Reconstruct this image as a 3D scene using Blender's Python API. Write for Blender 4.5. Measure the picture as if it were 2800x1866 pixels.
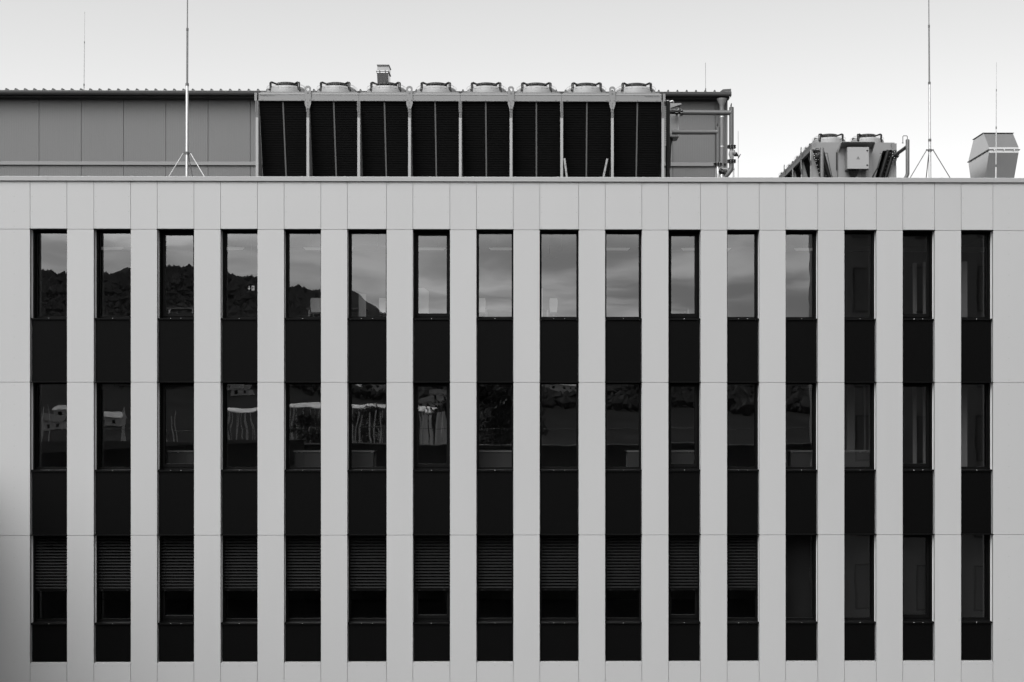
import bpy, bmesh, math, random
from mathutils import Vector, noise
R = math.radians
random.seed(7)
for o in list(bpy.data.objects):
    bpy.data.objects.remove(o, do_unlink=True)
SC = bpy.context.scene
COL = SC.collection

# ------------------------------------------------------------------ camera
D0 = 30.4          # metres from the camera to the white facade
ZC = 9.5           # eye height above the street
FPX = 3640.0       # focal length in units of 1/2800 of the picture width
TH = math.atan(0.0104)
cam_d = bpy.data.cameras.new('camera')
cam = bpy.data.objects.new('camera', cam_d)
COL.objects.link(cam)
cam.location = (0, -D0, ZC)
cam.rotation_euler = (R(90), 0, -TH)
cam_d.sensor_width = 36
cam_d.lens = 36 * FPX / 2800
cam_d.shift_x = -(1510 - 1400) / 2800
cam_d.shift_y = (1155 - 933) / 2800
cam_d.clip_start = 0.05
cam_d.clip_end = 5000
SC.camera = cam

# ------------------------------------------------------------------ sky, sun, exposure
SUN_EL, SUN_AZ = 49, 203      # azimuth clockwise from +Y (the direction the camera looks in)
w = bpy.data.worlds.new('World')
SC.world = w
w.use_nodes = True
nt = w.node_tree
nt.nodes.clear()
def N(t, kind, **kw):
    n = t.nodes.new(kind)
    for k, v in kw.items():
        setattr(n, k, v)
    return n
L = nt.links.new
sky = N(nt, 'ShaderNodeTexSky', sky_type='NISHITA', sun_disc=False)
sky.sun_elevation = R(SUN_EL)
sky.sun_rotation = R(SUN_AZ)
sky.air_density = 1.0
sky.dust_density = 4.0
sky.ozone_density = 1.0
# black and white film behind a red filter: blue sky goes dark overhead, the hazy horizon stays pale
bw = N(nt, 'ShaderNodeSeparateColor')
L(sky.outputs[0], bw.inputs[0])
tc = N(nt, 'ShaderNodeTexCoord')
sep = N(nt, 'ShaderNodeSeparateXYZ')
L(tc.outputs['Generated'], sep.inputs[0])
def M(t, op, a, b=None, c=None):
    n = N(t, 'ShaderNodeMath', operation=op)
    for i, v in enumerate((a, b, c)):
        if v is None: continue
        if isinstance(v, (int, float)): n.inputs[i].default_value = v
        else: t.links.new(v, n.inputs[i])
    return n.outputs[0]
zz = M(nt, 'MAXIMUM', sep.outputs[2], 0.0)
den = M(nt, 'ADD', zz, 0.055)
cx = M(nt, 'DIVIDE', sep.outputs[0], den)
cy = M(nt, 'DIVIDE', sep.outputs[1], den)
comb = N(nt, 'ShaderNodeCombineXYZ')
L(cx, comb.inputs[0]); L(cy, comb.inputs[1])
cl = N(nt, 'ShaderNodeTexNoise')
cl.inputs['Scale'].default_value = 0.62
cl.inputs['Detail'].default_value = 6
cl.inputs['Roughness'].default_value = 0.52
cl.inputs['Distortion'].default_value = 0.5
L(comb.outputs[0], cl.inputs['Vector'])
ramp = N(nt, 'ShaderNodeMapRange', interpolation_type='SMOOTHSTEP')
L(cl.outputs[0], ramp.inputs[0])
ramp.inputs[1].default_value = 0.38; ramp.inputs[2].default_value = 0.62
ramp.inputs[3].default_value = 0.95; ramp.inputs[4].default_value = 0.40
band = N(nt, 'ShaderNodeMapRange', interpolation_type='SMOOTHSTEP')   # the bank of cloud lies low all round the horizon
L(sep.outputs[2], band.inputs[0])
band.inputs[1].default_value = 0.12; band.inputs[2].default_value = 0.18
band.inputs[3].default_value = 1.0; band.inputs[4].default_value = 0.0
cm = N(nt, 'ShaderNodeMix', data_type='FLOAT')
L(band.outputs[0], cm.inputs[0]); cm.inputs[2].default_value = 1.0; L(ramp.outputs[0], cm.inputs[3])
fin = M(nt, 'MULTIPLY', bw.outputs[0], cm.outputs[0])
bg = N(nt, 'ShaderNodeBackground')
L(fin, bg.inputs[0])
bg.inputs[1].default_value = 0.15
wo = N(nt, 'ShaderNodeOutputWorld')
L(bg.outputs[0], wo.inputs[0])

sd = bpy.data.lights.new('sun', 'SUN')
sd.energy = 0.5
sd.angle = R(60)
sd.color = (1, 1, 1)          # the photograph is black and white
sun = bpy.data.objects.new('sun', sd)
COL.objects.link(sun)
sv = Vector((math.sin(R(SUN_AZ)) * math.cos(R(SUN_EL)), math.cos(R(SUN_AZ)) * math.cos(R(SUN_EL)), math.sin(R(SUN_EL))))
sun.rotation_euler = (-sv).to_track_quat('-Z', 'Y').to_euler()
sun.location = (0, 0, 60)

SC.view_settings.view_transform = 'Standard'
SC.view_settings.look = 'None'
SC.view_settings.exposure = 1.56
SC.view_settings.gamma = 1
SC.view_settings.use_curve_mapping = False
SC.render.engine = 'CYCLES'
SC.cycles.use_denoising = True
SC.cycles.max_bounces = 8
SC.cycles.transparent_max_bounces = 16
SC.cycles.caustics_reflective = False
SC.cycles.caustics_refractive = False

# ------------------------------------------------------------------ measuring helpers
CT, ST = math.cos(TH), math.sin(TH)
def PX(px, Y):
    """world X of picture column px on the plane Y"""
    u = (px - 1510) / FPX
    return (u * CT + ST) / (CT - u * ST) * (D0 + Y)
def PZ(py, Y, px=1400):
    """world Z of picture row py on the plane Y"""
    u = (px - 1510) / FPX
    return ZC + (D0 + Y) / (CT - u * ST) * (1155 - py) / FPX

# ------------------------------------------------------------------ materials (grey only: the photograph is black and white)
MAT = {}
def mat(name, g, rough=0.6, metal=0.0, spec=0.4, var=0.0, vscale=1.2, stretch=(1, 1, 1), bump=0.0, bscale=60, objvar=0.0, emit=0.0):
    m = bpy.data.materials.new(name)
    m.use_nodes = True
    t = m.node_tree
    b = t.nodes['Principled BSDF']
    b.inputs['Base Color'].default_value = (g, g, g, 1)
    b.inputs['Roughness'].default_value = rough
    b.inputs['Metallic'].default_value = metal
    b.inputs['Specular IOR Level'].default_value = spec
    co = t.nodes.new('ShaderNodeTexCoord')
    geo = t.nodes.new('ShaderNodeNewGeometry')
    mp = t.nodes.new('ShaderNodeMapping')
    mp.inputs['Scale'].default_value = stretch
    t.links.new(geo.outputs['Position'], mp.inputs[0])
    val = None
    if var:
        n = t.nodes.new('ShaderNodeTexNoise')
        n.inputs['Scale'].default_value = vscale
        n.inputs['Detail'].default_value = 5
        t.links.new(mp.outputs[0], n.inputs['Vector'])
        val = M(t, 'MULTIPLY_ADD', n.outputs[0], 2 * var, 1 - var)
    if objvar:
        oi = t.nodes.new('ShaderNodeObjectInfo')
        v2 = M(t, 'MULTIPLY_ADD', oi.outputs['Random'], 2 * objvar, 1 - objvar)
        val = v2 if val is None else M(t, 'MULTIPLY', val, v2)
    if val is not None:
        c = M(t, 'MULTIPLY', val, g)
        cc = t.nodes.new('ShaderNodeCombineColor')
        for i in range(3): t.links.new(c, cc.inputs[i])
        t.links.new(cc.outputs[0], b.inputs['Base Color'])
    if bump:
        n = t.nodes.new('ShaderNodeTexNoise')
        n.inputs['Scale'].default_value = bscale
        t.links.new(mp.outputs[0], n.inputs['Vector'])
        bp = t.nodes.new('ShaderNodeBump')
        bp.inputs['Strength'].default_value = bump
        bp.inputs['Distance'].default_value = 0.01
        t.links.new(n.outputs[0], bp.inputs['Height'])
        t.links.new(bp.outputs[0], b.inputs['Normal'])
    if emit:
        b.inputs['Emission Color'].default_value = (1, 1, 1, 1)
        b.inputs['Emission Strength'].default_value = emit
    MAT[name] = m
    return m
mat('white_panel', 0.2319, 0.5, spec=0.3, var=0.035, vscale=0.9, stretch=(1, 1, 0.35), objvar=0.015, bump=0.02, bscale=3)
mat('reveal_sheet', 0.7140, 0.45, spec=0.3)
mat('backing', 0.1586, 0.8)
mat('coping_sheet', 0.1788, 0.5, spec=0.3, var=0.04, vscale=2.5)
mat('black_panel', 0.0011, 0.5, spec=0.035, var=0.15, vscale=2, stretch=(1, 1, .3))
mat('black_frame', 0.0022, 0.45, spec=0.05)
mat('blind_slat', 0.0044, 0.5, spec=0.08)
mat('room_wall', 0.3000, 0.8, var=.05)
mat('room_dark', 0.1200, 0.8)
mat('room_floor', 0.2200, 0.6)
mat('room_white', 0.2200, 0.6)
mat('clad_grey', 0.0743, 0.5, spec=0.3, var=0.05, vscale=0.8, stretch=(1, 1, .25), objvar=0.02)
mat('clad_trim', 0.0984, 0.5, spec=0.3, var=0.05)
mat('gutter_grey', 0.0723, 0.4, spec=0.45, var=.12, vscale=1.5)
mat('roof_dark', 0.03, 0.6)
mat('rail_paint', 0.1013, 0.45, spec=0.4, var=0.04, vscale=3)
mat('cooler_paint', 0.1207, 0.45, spec=0.4, var=0.04, vscale=3)
mat('cooler_grey', 0.1571, 0.45, spec=0.4, var=.05, vscale=3)
mat('shroud_grey', 0.1714, 0.5, var=.04, vscale=4)
mat('post_white', 0.1719, 0.45, spec=0.4)
mat('coil_black', 0.0016, 0.6, spec=0.06, var=.35, vscale=1.2)
mat('divider_grey', 0.0571, 0.5)
mat('black_metal', 0.007, 0.5, spec=0.2)
mat('dark_pipe', 0.005, 0.4, spec=0.12)
mat('pipe_grey', 0.0510, 0.5, spec=0.4, var=.06, vscale=5)
mat('galvanised', 0.42, 0.38, metal=0.85, var=0.14, vscale=6)
mat('duct_steel', 0.4576, 0.2, metal=1.0, var=0.10, vscale=2.2)
mat('flue_steel', 0.36, 0.22, metal=1.0, var=0.10, vscale=2.2)
mat('valve_grey', 0.1400, 0.45, spec=0.5)
mat('roof_gravel', 0.14, 0.9, var=.3, vscale=14, bump=.6, bscale=40)
mat('rod_pale', 0.22, 0.45, spec=0.4)
mat('desk_front', 0.0550, 0.6)
mat('seat_white', 0.62, 0.6)
mat('roof_pale', 0.62, 0.8, var=.15)
mat('rod_grey', 0.10, 0.45, spec=0.4)
mat('tower_clad', 0.2600, 0.8, spec=0.1, var=.2)
mat('screen_white', 0.2200, 0.7)
mat('roller_blind', 0.0220, 0.8, spec=.05, var=.35, vscale=.8)
mat('reveal_outer', 0.1540, 0.6)
mat('ink', 0.015, 0.6)
mat('asphalt', 0.05, 1.0, spec=0.0, var=.2, vscale=3, bump=.3, bscale=80)
mat('grass', 0.055, 1.0, spec=0.0, var=.45, vscale=2)
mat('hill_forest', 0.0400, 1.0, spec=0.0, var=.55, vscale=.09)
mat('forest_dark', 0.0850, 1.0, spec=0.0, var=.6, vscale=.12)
mat('hazed_ridge', 0.16, 1.0, spec=0.0, var=.3, vscale=.02)  # distance haze put into the colour as a paler grey
mat('concrete', 0.22, 0.85, var=.12, vscale=1.5)
mat('dark_clad', 0.018, 0.9, spec=0.0, var=.2)
mat('house_white', 0.8200, 0.8, var=.04)
mat('house_roof', 0.06, 0.8, var=.2)
mat('leaf', 0.045, 0.7, var=.35, vscale=1.5, objvar=.05)
mat('bark', 0.07, 0.9, var=.3, vscale=6)
mat('lamp_glow', 0.8, 0.5, emit=0.035)
mat('exit_glow', 0.8, 0.5, emit=0.15)
mat('white_paint', 0.78, 0.5)

def glass_mat(name, refl, tint, wav=0.0):
    m = bpy.data.materials.new(name)
    m.use_nodes = True
    t = m.node_tree
    t.nodes.clear()
    tr = N(t, 'ShaderNodeBsdfTransparent'); tr.inputs[0].default_value = (tint, tint, tint, 1)
    gl = N(t, 'ShaderNodeBsdfGlossy'); gl.inputs['Roughness'].default_value = 0.0
    gl.inputs[0].default_value = (1, 1, 1, 1)
    if wav:       # toughened glass is never quite flat
        g = N(t, 'ShaderNodeNewGeometry')
        oi = N(t, 'ShaderNodeObjectInfo')
        ad = N(t, 'ShaderNodeVectorMath', operation='ADD')
        sc = N(t, 'ShaderNodeVectorMath', operation='SCALE')
        cmb = N(t, 'ShaderNodeCombineXYZ')
        t.links.new(oi.outputs['Random'], cmb.inputs[0]); t.links.new(oi.outputs['Random'], cmb.inputs[2])
        t.links.new(cmb.outputs[0], sc.inputs[0]); sc.inputs['Scale'].default_value = 40
        t.links.new(g.outputs['Position'], ad.inputs[0]); t.links.new(sc.outputs[0], ad.inputs[1])
        n = N(t, 'ShaderNodeTexNoise')
        n.inputs['Scale'].default_value = 1.6
        n.inputs['Detail'].default_value = 1.0
        t.links.new(ad.outputs[0], n.inputs['Vector'])
        b = N(t, 'ShaderNodeBump'); b.inputs['Strength'].default_value = 1.0; b.inputs['Distance'].default_value = wav
        t.links.new(n.outputs[0], b.inputs['Height'])
        t.links.new(b.outputs[0], gl.inputs['Normal'])
    mx = N(t, 'ShaderNodeMixShader'); mx.inputs[0].default_value = refl
    out = N(t, 'ShaderNodeOutputMaterial')
    t.links.new(tr.outputs[0], mx.inputs[1]); t.links.new(gl.outputs[0], mx.inputs[2]); t.links.new(mx.outputs[0], out.inputs[0])
    MAT[name] = m
glass_mat('window_glass', 0.115, 0.62, 0.0007)
glass_mat('plain_glass', 0.12, 0.5)

# ------------------------------------------------------------------ mesh helpers
BASE = {}
class MB:
    def __init__(s): s.v, s.f = [], []
    def add(s, vs, fs):
        k = len(s.v)
        s.v += [tuple(p) for p in vs]
        s.f += [tuple(i + k for i in f) for f in fs]
        return s
    def box(s, x0, x1, y0, y1, z0, z1):
        return s.add([(x0,y0,z0),(x1,y0,z0),(x1,y1,z0),(x0,y1,z0),(x0,y0,z1),(x1,y0,z1),(x1,y1,z1),(x0,y1,z1)],
                     [(0,3,2,1),(4,5,6,7),(0,1,5,4),(1,2,6,5),(2,3,7,6),(3,0,4,7)])
    def prism(s, poly, axis, a0, a1):
        n = len(poly)
        def P(p, a):
            if axis == 'x': return (a, p[0], p[1])
            if axis == 'y': return (p[0], a, p[1])
            return (p[0], p[1], a)
        vs = [P(p, a0) for p in poly] + [P(p, a1) for p in poly]
        fs = [tuple(range(n)), tuple(range(2*n-1, n-1, -1))] + [(i, (i+1) % n, n + (i+1) % n, n + i) for i in range(n)]
        return s.add(vs, fs)
    def tube(s, pts, r, n=10, caps=True):
        pts = [Vector(p) for p in pts]
        rs = r if isinstance(r, (list, tuple)) else [r] * len(pts)
        rings = []
        up = None
        for i, p in enumerate(pts):
            if i == 0: d = pts[1] - p
            elif i == len(pts) - 1: d = p - pts[i-1]
            else: d = (pts[i+1] - p).normalized() + (p - pts[i-1]).normalized()
            d.normalize()
            if up is None:
                up = d.orthogonal().normalized()
            else:
                up = (up - d * up.dot(d))
                up = up.normalized() if up.length > 1e-6 else d.orthogonal().normalized()
            sd_ = d.cross(up)
            k = 1.0
            if 0 < i < len(pts) - 1:
                c = (pts[i+1] - p).normalized().dot((p - pts[i-1]).normalized())
                k = 1.0 / max(0.6, math.sqrt(max(0.0, (1 + c) / 2)))
            ring = []
            for j in range(n):
                a = 2 * math.pi * j / n
                ring.append(p + (up * math.cos(a) + sd_ * math.sin(a)) * rs[i] * (k if k < 1.2 else 1.1))
            rings.append(ring)
        vs = [q for ring in rings for q in ring]
        fs = []
        for i in range(len(pts) - 1):
            for j in range(n):
                fs.append((i*n+j, i*n+(j+1) % n, (i+1)*n+(j+1) % n, (i+1)*n+j))
        if caps:
            fs.append(tuple(range(n-1, -1, -1))); m = (len(pts)-1)*n; fs.append(tuple(m + j for j in range(n)))
        return s.add(vs, fs)
    def lathe(s, prof, c=(0, 0, 0), n=32, closed=False):
        vs, fs = [], []
        for (r, z) in prof:
            for j in range(n):
                a = 2 * math.pi * j / n
                vs.append((c[0] + r*math.cos(a), c[1] + r*math.sin(a), c[2] + z))
        m = len(prof)
        for i in range(m if closed else m-1):
            for j in range(n):
                k = (i+1) % m
                fs.append((i*n+j, i*n+(j+1) % n, k*n+(j+1) % n, k*n+j))
        if not closed:
            if prof[0][0] > 1e-5: fs.append(tuple(range(n-1, -1, -1)))
            if prof[-1][0] > 1e-5: fs.append(tuple((m-1)*n + j for j in range(n)))
        return s.add(vs, fs)
    def holed(s, poly, c, r, axis, a0, a1, n=24):
        """plate with a round hole: poly is convex and surrounds c"""
        out, inn = [], []
        for j in range(n):
            a = 2 * math.pi * j / n
            d = (math.cos(a), math.sin(a))
            best = None
            for i in range(len(poly)):
                p, q = poly[i], poly[(i+1) % len(poly)]
                ex, ey = q[0]-p[0], q[1]-p[1]
                den_ = d[0]*ey - d[1]*ex
                if abs(den_) < 1e-9: continue
                t_ = ((p[0]-c[0])*ey - (p[1]-c[1])*ex) / den_
                u_ = ((p[0]-c[0])*d[1] - (p[1]-c[1])*d[0]) / den_
                if t_ > 0 and -1e-6 <= u_ <= 1+1e-6 and (best is None or t_ < best): best = t_
            out.append((c[0]+d[0]*best, c[1]+d[1]*best)); inn.append((c[0]+d[0]*r, c[1]+d[1]*r))
        def P(p, a):
            if axis == 'x': return (a, p[0], p[1])
            if axis == 'y': return (p[0], a, p[1])
            return (p[0], p[1], a)
        vs = [P(p, a0) for p in out] + [P(p, a0) for p in inn] + [P(p, a1) for p in out] + [P(p, a1) for p in inn]
        fs = []
        for j in range(n):
            k = (j+1) % n
            fs += [(j, k, n+k, n+j), (2*n+j, 3*n+j, 3*n+k, 2*n+k), (j, 2*n+j, 2*n+k, k), (n+j, n+k, 3*n+k, 3*n+j)]
        return s.add(vs, fs)
    def mesh(s, name, m, smooth=False, off=(0, 0, 0)):
        me = bpy.data.meshes.new(name)
        me.from_pydata([(a-off[0], b-off[1], c-off[2]) for a, b, c in s.v], [], s.f)
        bm = bmesh.new(); bm.from_mesh(me)
        bmesh.ops.recalc_face_normals(bm, faces=bm.faces)
        bm.to_mesh(me); bm.free()
        me.materials.append(MAT[m])
        if smooth:
            me.shade_smooth(); me.set_sharp_from_angle(angle=R(38))
        return me
    def obj(s, name, m, parent=None, smooth=False, local=False):
        b = BASE.get(parent.name, (0, 0, 0)) if parent is not None else (0, 0, 0)
        me = s.mesh(name, m, smooth, (0, 0, 0) if local else b)
        return link(name, me, parent)
def link(name, me, parent=None, loc=(0, 0, 0)):
    o = bpy.data.objects.new(name, me)
    COL.objects.link(o)
    o.location = loc
    if parent is not None:
        o.parent = parent
        BASE[o.name] = BASE.get(parent.name, (0, 0, 0))
    return o
def thing(name, label, cat, loc=(0, 0, 0), group=None, rz=0):
    o = bpy.data.objects.new(name, None)
    COL.objects.link(o)
    o.empty_display_size = .2
    o.location = loc
    o.rotation_euler = (0, 0, rz)
    BASE[o.name] = tuple(loc)
    tag(o, label, cat, group)
    return o
def tag(o, label, cat, group=None):
    o['label'] = label; o['category'] = cat
    if group: o['group'] = group
    return o
def structure(o):
    o['kind'] = 'structure'; return o
def stuff(o):
    o['kind'] = 'stuff'; return o
def copy_tree(o, parent=None):
    c = o.copy(); COL.objects.link(c)
    if parent is not None: c.parent = parent
    for ch in list(o.children): copy_tree(ch, c)
    return c
def lettering(name, body, size, m, parent, loc, rot, width=None):
    cu = bpy.data.curves.new(name, 'FONT')
    cu.body = body; cu.size = size; cu.extrude = 0.001
    tmp = bpy.data.objects.new('tmp_text', cu)
    COL.objects.link(tmp)
    dg = bpy.context.evaluated_depsgraph_get()
    me = bpy.data.meshes.new_from_object(tmp.evaluated_get(dg))
    bpy.data.objects.remove(tmp, do_unlink=True)
    me.name = name
    me.materials.clear(); me.materials.append(MAT[m])
    if width:
        xs = [v.co.x for v in me.vertices]
        k = width / (max(xs) - min(xs))
        for v in me.vertices: v.co.x *= k
    o = link(name, me, parent, loc)
    o.rotation_euler = rot
    return o

# ================================================================== GROUND
structure(MB().add([(-900, -1500, 0), (900, -1500, 0), (900, 900, 0), (-900, 900, 0)], [(0, 1, 2, 3)]).obj('ground', 'asphalt'))
g = MB().box(-60, 60, -3.2, 0.02, 0.004, 0.13)
structure(g.obj('pavement', 'concrete'))

# ================================================================== WHITE OFFICE BUILDING
BAYS = [(82.2,182.9),(256.6,357.3),(429.8,530.3),(603.3,703.8),(776.8,877.3),(949.9,1056.7),(1129,1230.2),(1302.8,1403.5),
        (1476,1582.2),(1655,1755),(1828,1915.5),(1988.4,2076),(2148.6,2236.2),(2309.1,2396.1),(2468.7,2555.5),(2628.3,2715.1)]
BAYX = [(PX(a, 0), PX(b, 0)) for a, b in BAYS]
PITCH = 1.45
XL, XR = -18.0, 16.5
bl = BAYX[0][0] - 0.72 - 0.84
extra_l = [(bl - k*PITCH, bl - k*PITCH + .84) for k in range(0)][::-1]
br = BAYX[-1][1] + 0.73
extra_r = [(br + k*1.34, br + k*1.34 + .73) for k in range(3)]
ALL = extra_l + BAYX + extra_r
N0 = len(extra_l)
Z1 = PZ(629, 0); Z2 = PZ(1046, 0); Z3 = PZ(1463.5, 0); ZB = PZ(1811, 0)
ZT = PZ(497, 0)                       # underside of the coping
ZP = PZ(485, 0)                       # top of the coping
SILL = [PZ(871, 0), PZ(1286, 0), PZ(1704, 0)]
HEAD = [Z1, Z2, Z3]
ROOF = ZC + 5.12
YB = 14.0
GAP = 0.008
office = thing('office_building', 'white panelled office building with rows of tall black window strips', 'building', (0, 0, 0))

# white rainscreen panels: each one a piece of its own
def panel(x0, x1, z0, z1):
    return MB().box(x0 + GAP/2, x1 - GAP/2, 0, 0.022, z0 + GAP/2, z1 - GAP/2).obj('facade_panel', 'white_panel', office)
edges = [ALL[0][0] - 0.95]
for a, b in ALL: edges += [a, b]
edges += [ALL[-1][1] + 1.0]
for i in range(len(edges) - 1):
    a, b = edges[i], edges[i+1]
    if i % 2 == 0:
        for z0, z1 in ((Z1, ZT), (Z2, Z1), (Z3, Z2), (Z3 - 3.49, Z3), (0.3, Z3 - 3.49)):
            panel(a, b, z0, z1)
    else:
        panel(a, b, Z1 + .012, ZT)
        panel(a, b, Z3 - 3.49, ZB); panel(a, b, 0.3, Z3 - 3.49)
# core behind the panels
core = MB()
for i in range(0, len(edges) - 1, 2):
    core.box(edges[i] + (0.012 if i else 0), edges[i+1] - (0.012 if i < len(edges) - 2 else 0), 0.045, 0.50, 0, ZT)
core.obj('wall_core', 'backing', office)
core = MB()
for a, b in ALL:
    x0, x1 = a - 0.010, b + 0.010
    core.box(x0, x1, 0.047, 0.498, Z1 + 0.03, ZT - .002)
    core.box(x0, x1, 0.16, 0.498, Z2 + 0.03, SILL[0] - .05)
    core.box(x0, x1, 0.16, 0.498, Z3 + 0.03, SILL[1] - .05)
    core.box(x0, x1, 0.16, 0.498, ZB - .01, SILL[2] - .05)
    core.box(x0, x1, 0.047, 0.50, 0, ZB - .013)
core.obj('parapet_core', 'backing', office)
ex0, ex1 = edges[0], edges[-1]
MB().box(ex0, ex1, 0.51, YB, ROOF - .32, ROOF).obj('roof_slab', 'roof_gravel', office)
MB().box(ex0, ex1, 0.06, 0.44, ROOF - .3, ZP - .05).obj('parapet_wall', 'backing', office)
for nm, (x0, x1, y0, y1) in {'end_wall': (ex0, ex0 + .25, .52, YB), 'end_wall_b': (ex1 - .25, ex1, .52, YB)}.items():
    MB().box(x0, x1, y0, y1, 0, ROOF - .33).obj('end_wall', 'white_panel', office)
# rear wall with one far window
fx0, fx1, fz0, fz1 = PX(2679, 13.9), PX(2701, 13.9), PZ(725, 13.9), PZ(681, 13.9)
rw = MB()
rw.box(ex0, fx0, YB - .3, YB, 0, ROOF - .33); rw.box(fx1, ex1, YB - .3, YB, 0, ROOF - .33)
rw.box(fx0, fx1, YB - .3, YB, 0, fz0); rw.box(fx0, fx1, YB - .3, YB, fz1, ROOF - .33)
rw.obj('rear_wall', 'room_wall', office)

# coping: overlapping lengths of folded sheet
cpx = [11.6 + 116.5*k for k in range(-4, 28)]
cxs = [PX(p, 0) for p in cpx]
cxs = [ex0] + [c for c in cxs if ex0 + .5 < c < ex1 - .5] + [ex1]
for a, b in zip(cxs[:-1], cxs[1:]):
    MB().prism([(-.045, ZT - .004), (-.045, ZP - .012), (-.035, ZP), (.48, ZP + .03), (.49, ZP - .08), (.475, ZP - .08), (.47, ZP + .012), (-.03, ZP - .02), (-.03, ZT - .004)], 'x', a + .0015, b - .0015).obj('coping_length', 'coping_sheet', office)
for c in cxs[1:-1]:
    MB().prism([(-.049, ZT - .006), (-.049, ZP - .010), (-.038, ZP + .004), (.48, ZP + .035), (.48, ZP + .031), (-.03, ZP), (-.0455, ZP - .015), (-.0455, ZT - .006)], 'x', c - .028, c + .028).obj('coping_joint_cover', 'coping_sheet', office)

# reveals: white sheet on both sides of every strip, plus a sill fold at the foot
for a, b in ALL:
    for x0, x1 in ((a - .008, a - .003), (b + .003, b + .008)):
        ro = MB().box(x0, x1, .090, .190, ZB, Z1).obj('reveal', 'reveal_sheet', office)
        MB().box(x0, x1, .024, .0895, ZB, Z1).obj('reveal_outer', 'reveal_outer', ro)  # outer strip of the reveal, a darker grey than the inner sheet
    MB().prism([(.004, ZB - .012), (.004, ZB - .004), (.15, ZB + .014), (.15, ZB + .010), (.024, ZB - .012)], 'x', a + .006, b - .006).obj('sill_fold', 'white_panel', office)

# rivets of the cladding, far too many and too small to tell apart
rv = MB()
def rivet(x, z):
    n = 6
    vs = [(x + .0085*math.cos(2*math.pi*j/n), -.0025, z + .0085*math.sin(2*math.pi*j/n)) for j in range(n)]
    vs += [(p[0], .002, p[2]) for p in vs]
    rv.add(vs, [tuple(range(n))] + [(j, (j+1) % n, n+(j+1) % n, n+j) for j in range(n)])
for a, b in ALL:
    for z in (PZ(621.5, 0), PZ(581, 0), PZ(540, 0), PZ(502, 0)):
        rivet(a + .045, z); rivet(b - .045, z)
    rivet((a+b)/2, PZ(502, 0))
    for x in (a + .045, (a+b)/2, b - .045): rivet(x, PZ(1820, 0))
for px in (38.8, 2758.7):
    x = PX(px, 0)
    for py in [502, 540, 581, 621, 637] + [694 + 57.2*k for k in range(6)] + [1040, 1054] + [1106 + 57*k for k in range(6)] + [1457, 1471] + [1523 + 57*k for k in range(7)]:
        rivet(x, PZ(py, 0))
stuff(rv.obj('rivets', 'valve_grey', office))

# windows: black box frame, pane, drip strip, sill
YG = 0.35
def window(i, r):
    a, b = ALL[i]
    zt, zb = HEAD[r], SILL[r]
    op = ((i - N0) % 4 == 2)
    f = MB()
    # deep black box the blind runs in: jambs, soffit, bottom rail
    f.box(a - .002, a + .012, .191, YG + .05, zb - .03, zt)
    f.box(b - .012, b + .002, .191, YG + .05, zb - .03, zt)
    f.box(a + .012, b - .012, .050, YG + .05, zt - .012, zt + .02)
    f.box(a + .013, a + .034, .192, .212, zb + .005, zt - .013)      # guide rails of the blind
    f.box(b - .034, b - .013, .192, .212, zb + .005, zt - .013)
    fw = .030
    f.box(a + .012, a + .012 + fw, YG - .03, YG + .05, zb, zt - .012)
    f.box(b - .012 - fw, b - .012, YG - .03, YG + .05, zb, zt - .012)
    f.box(a + .012 + fw, b - .012 - fw, YG - .03, YG + .05, zt - .012 - .022, zt - .012)
    f.box(a + .012 + fw, b - .012 - fw, YG - .03, YG + .05, zb - .03, zb + .062)
    x0, x1, z0, z1 = a + .012 + fw, b - .012 - fw, zb + .062, zt - .034
    fo = f.obj('window', 'black_frame', office)
    if op:     # opening sash: a second, thicker ring of frame
        s = MB()
        sw = .052
        s.box(x0 + .001, x0 + sw, YG - .05, YG + .03, z0 + .001, z1 - .001); s.box(x1 - sw, x1 - .001, YG - .05, YG + .03, z0 + .001, z1 - .001)
        s.box(x0 + sw, x1 - sw, YG - .05, YG + .03, z1 - .055, z1 - .001); s.box(x0 + sw, x1 - sw, YG - .05, YG + .03, z0 + .001, z0 + .075)
        s.obj('opening_sash', 'black_frame', fo)
        x0, x1, z0, z1 = x0 + sw, x1 - sw, z0 + .075, z1 - .055
    t0, t1, t2 = (random.uniform(-.0016, .0016) for _ in range(3))      # no two panes hang quite true
    MB().add([(x0, YG + t0, z0), (x1, YG + t0 + t2*.4, z0), (x1, YG + t1 + t2*.4, z1), (x0, YG + t1, z1)], [(0, 1, 2, 3)]).obj('pane', 'window_glass', fo)
    d = MB()
    d.box(a - .010, b + .010, -.006, .048, zt - .004, zt + .014)
    d.obj('drip_strip', 'black_frame', fo)
    s = MB()
    s.prism([(.030, zb - .030), (.030, zb), (YG - .031, zb + .012), (YG - .031, zb + .004), (.036, zb - .008), (.036, zb - .030)], 'x', a + .008, b - .008)
    s.box(a + .003, a + .010, .026, .19, zb - .034, zb + .008); s.box(b - .010, b - .003, .026, .19, zb - .034, zb + .008)
    s.obj('sill', 'black_frame', fo)
    sc_ = MB()
    for x in ([(a+b)/2] if (i - N0) % 3 != 2 else [(a*.64 + b*.36), (a*.36 + b*.64)]):
        sc_.lathe([(.009, 0), (.006, .006), (0.0, .007)], (x, .024, zb - .006), 8)
    sc_.obj('sill_screw', 'galvanised', fo, smooth=True)
for i in range(len(ALL)):
    for r in range(3): window(i, r)

# black spandrel panels between the storeys
for i, (a, b) in enumerate(ALL):
    for zt, zb in ((SILL[0] - .034, Z2 + .016), (SILL[1] - .034, Z3 + .016), (SILL[2] - .034, ZB + .018)):
        MB().box(a + .020, b - .020, .070, .085, zb, zt).obj('spandrel_panel', 'black_panel', office)
        MB().box(a + .0125, b - .0125, .110, .155, zb, zt).obj('spandrel_backing', 'black_frame', office)

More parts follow.
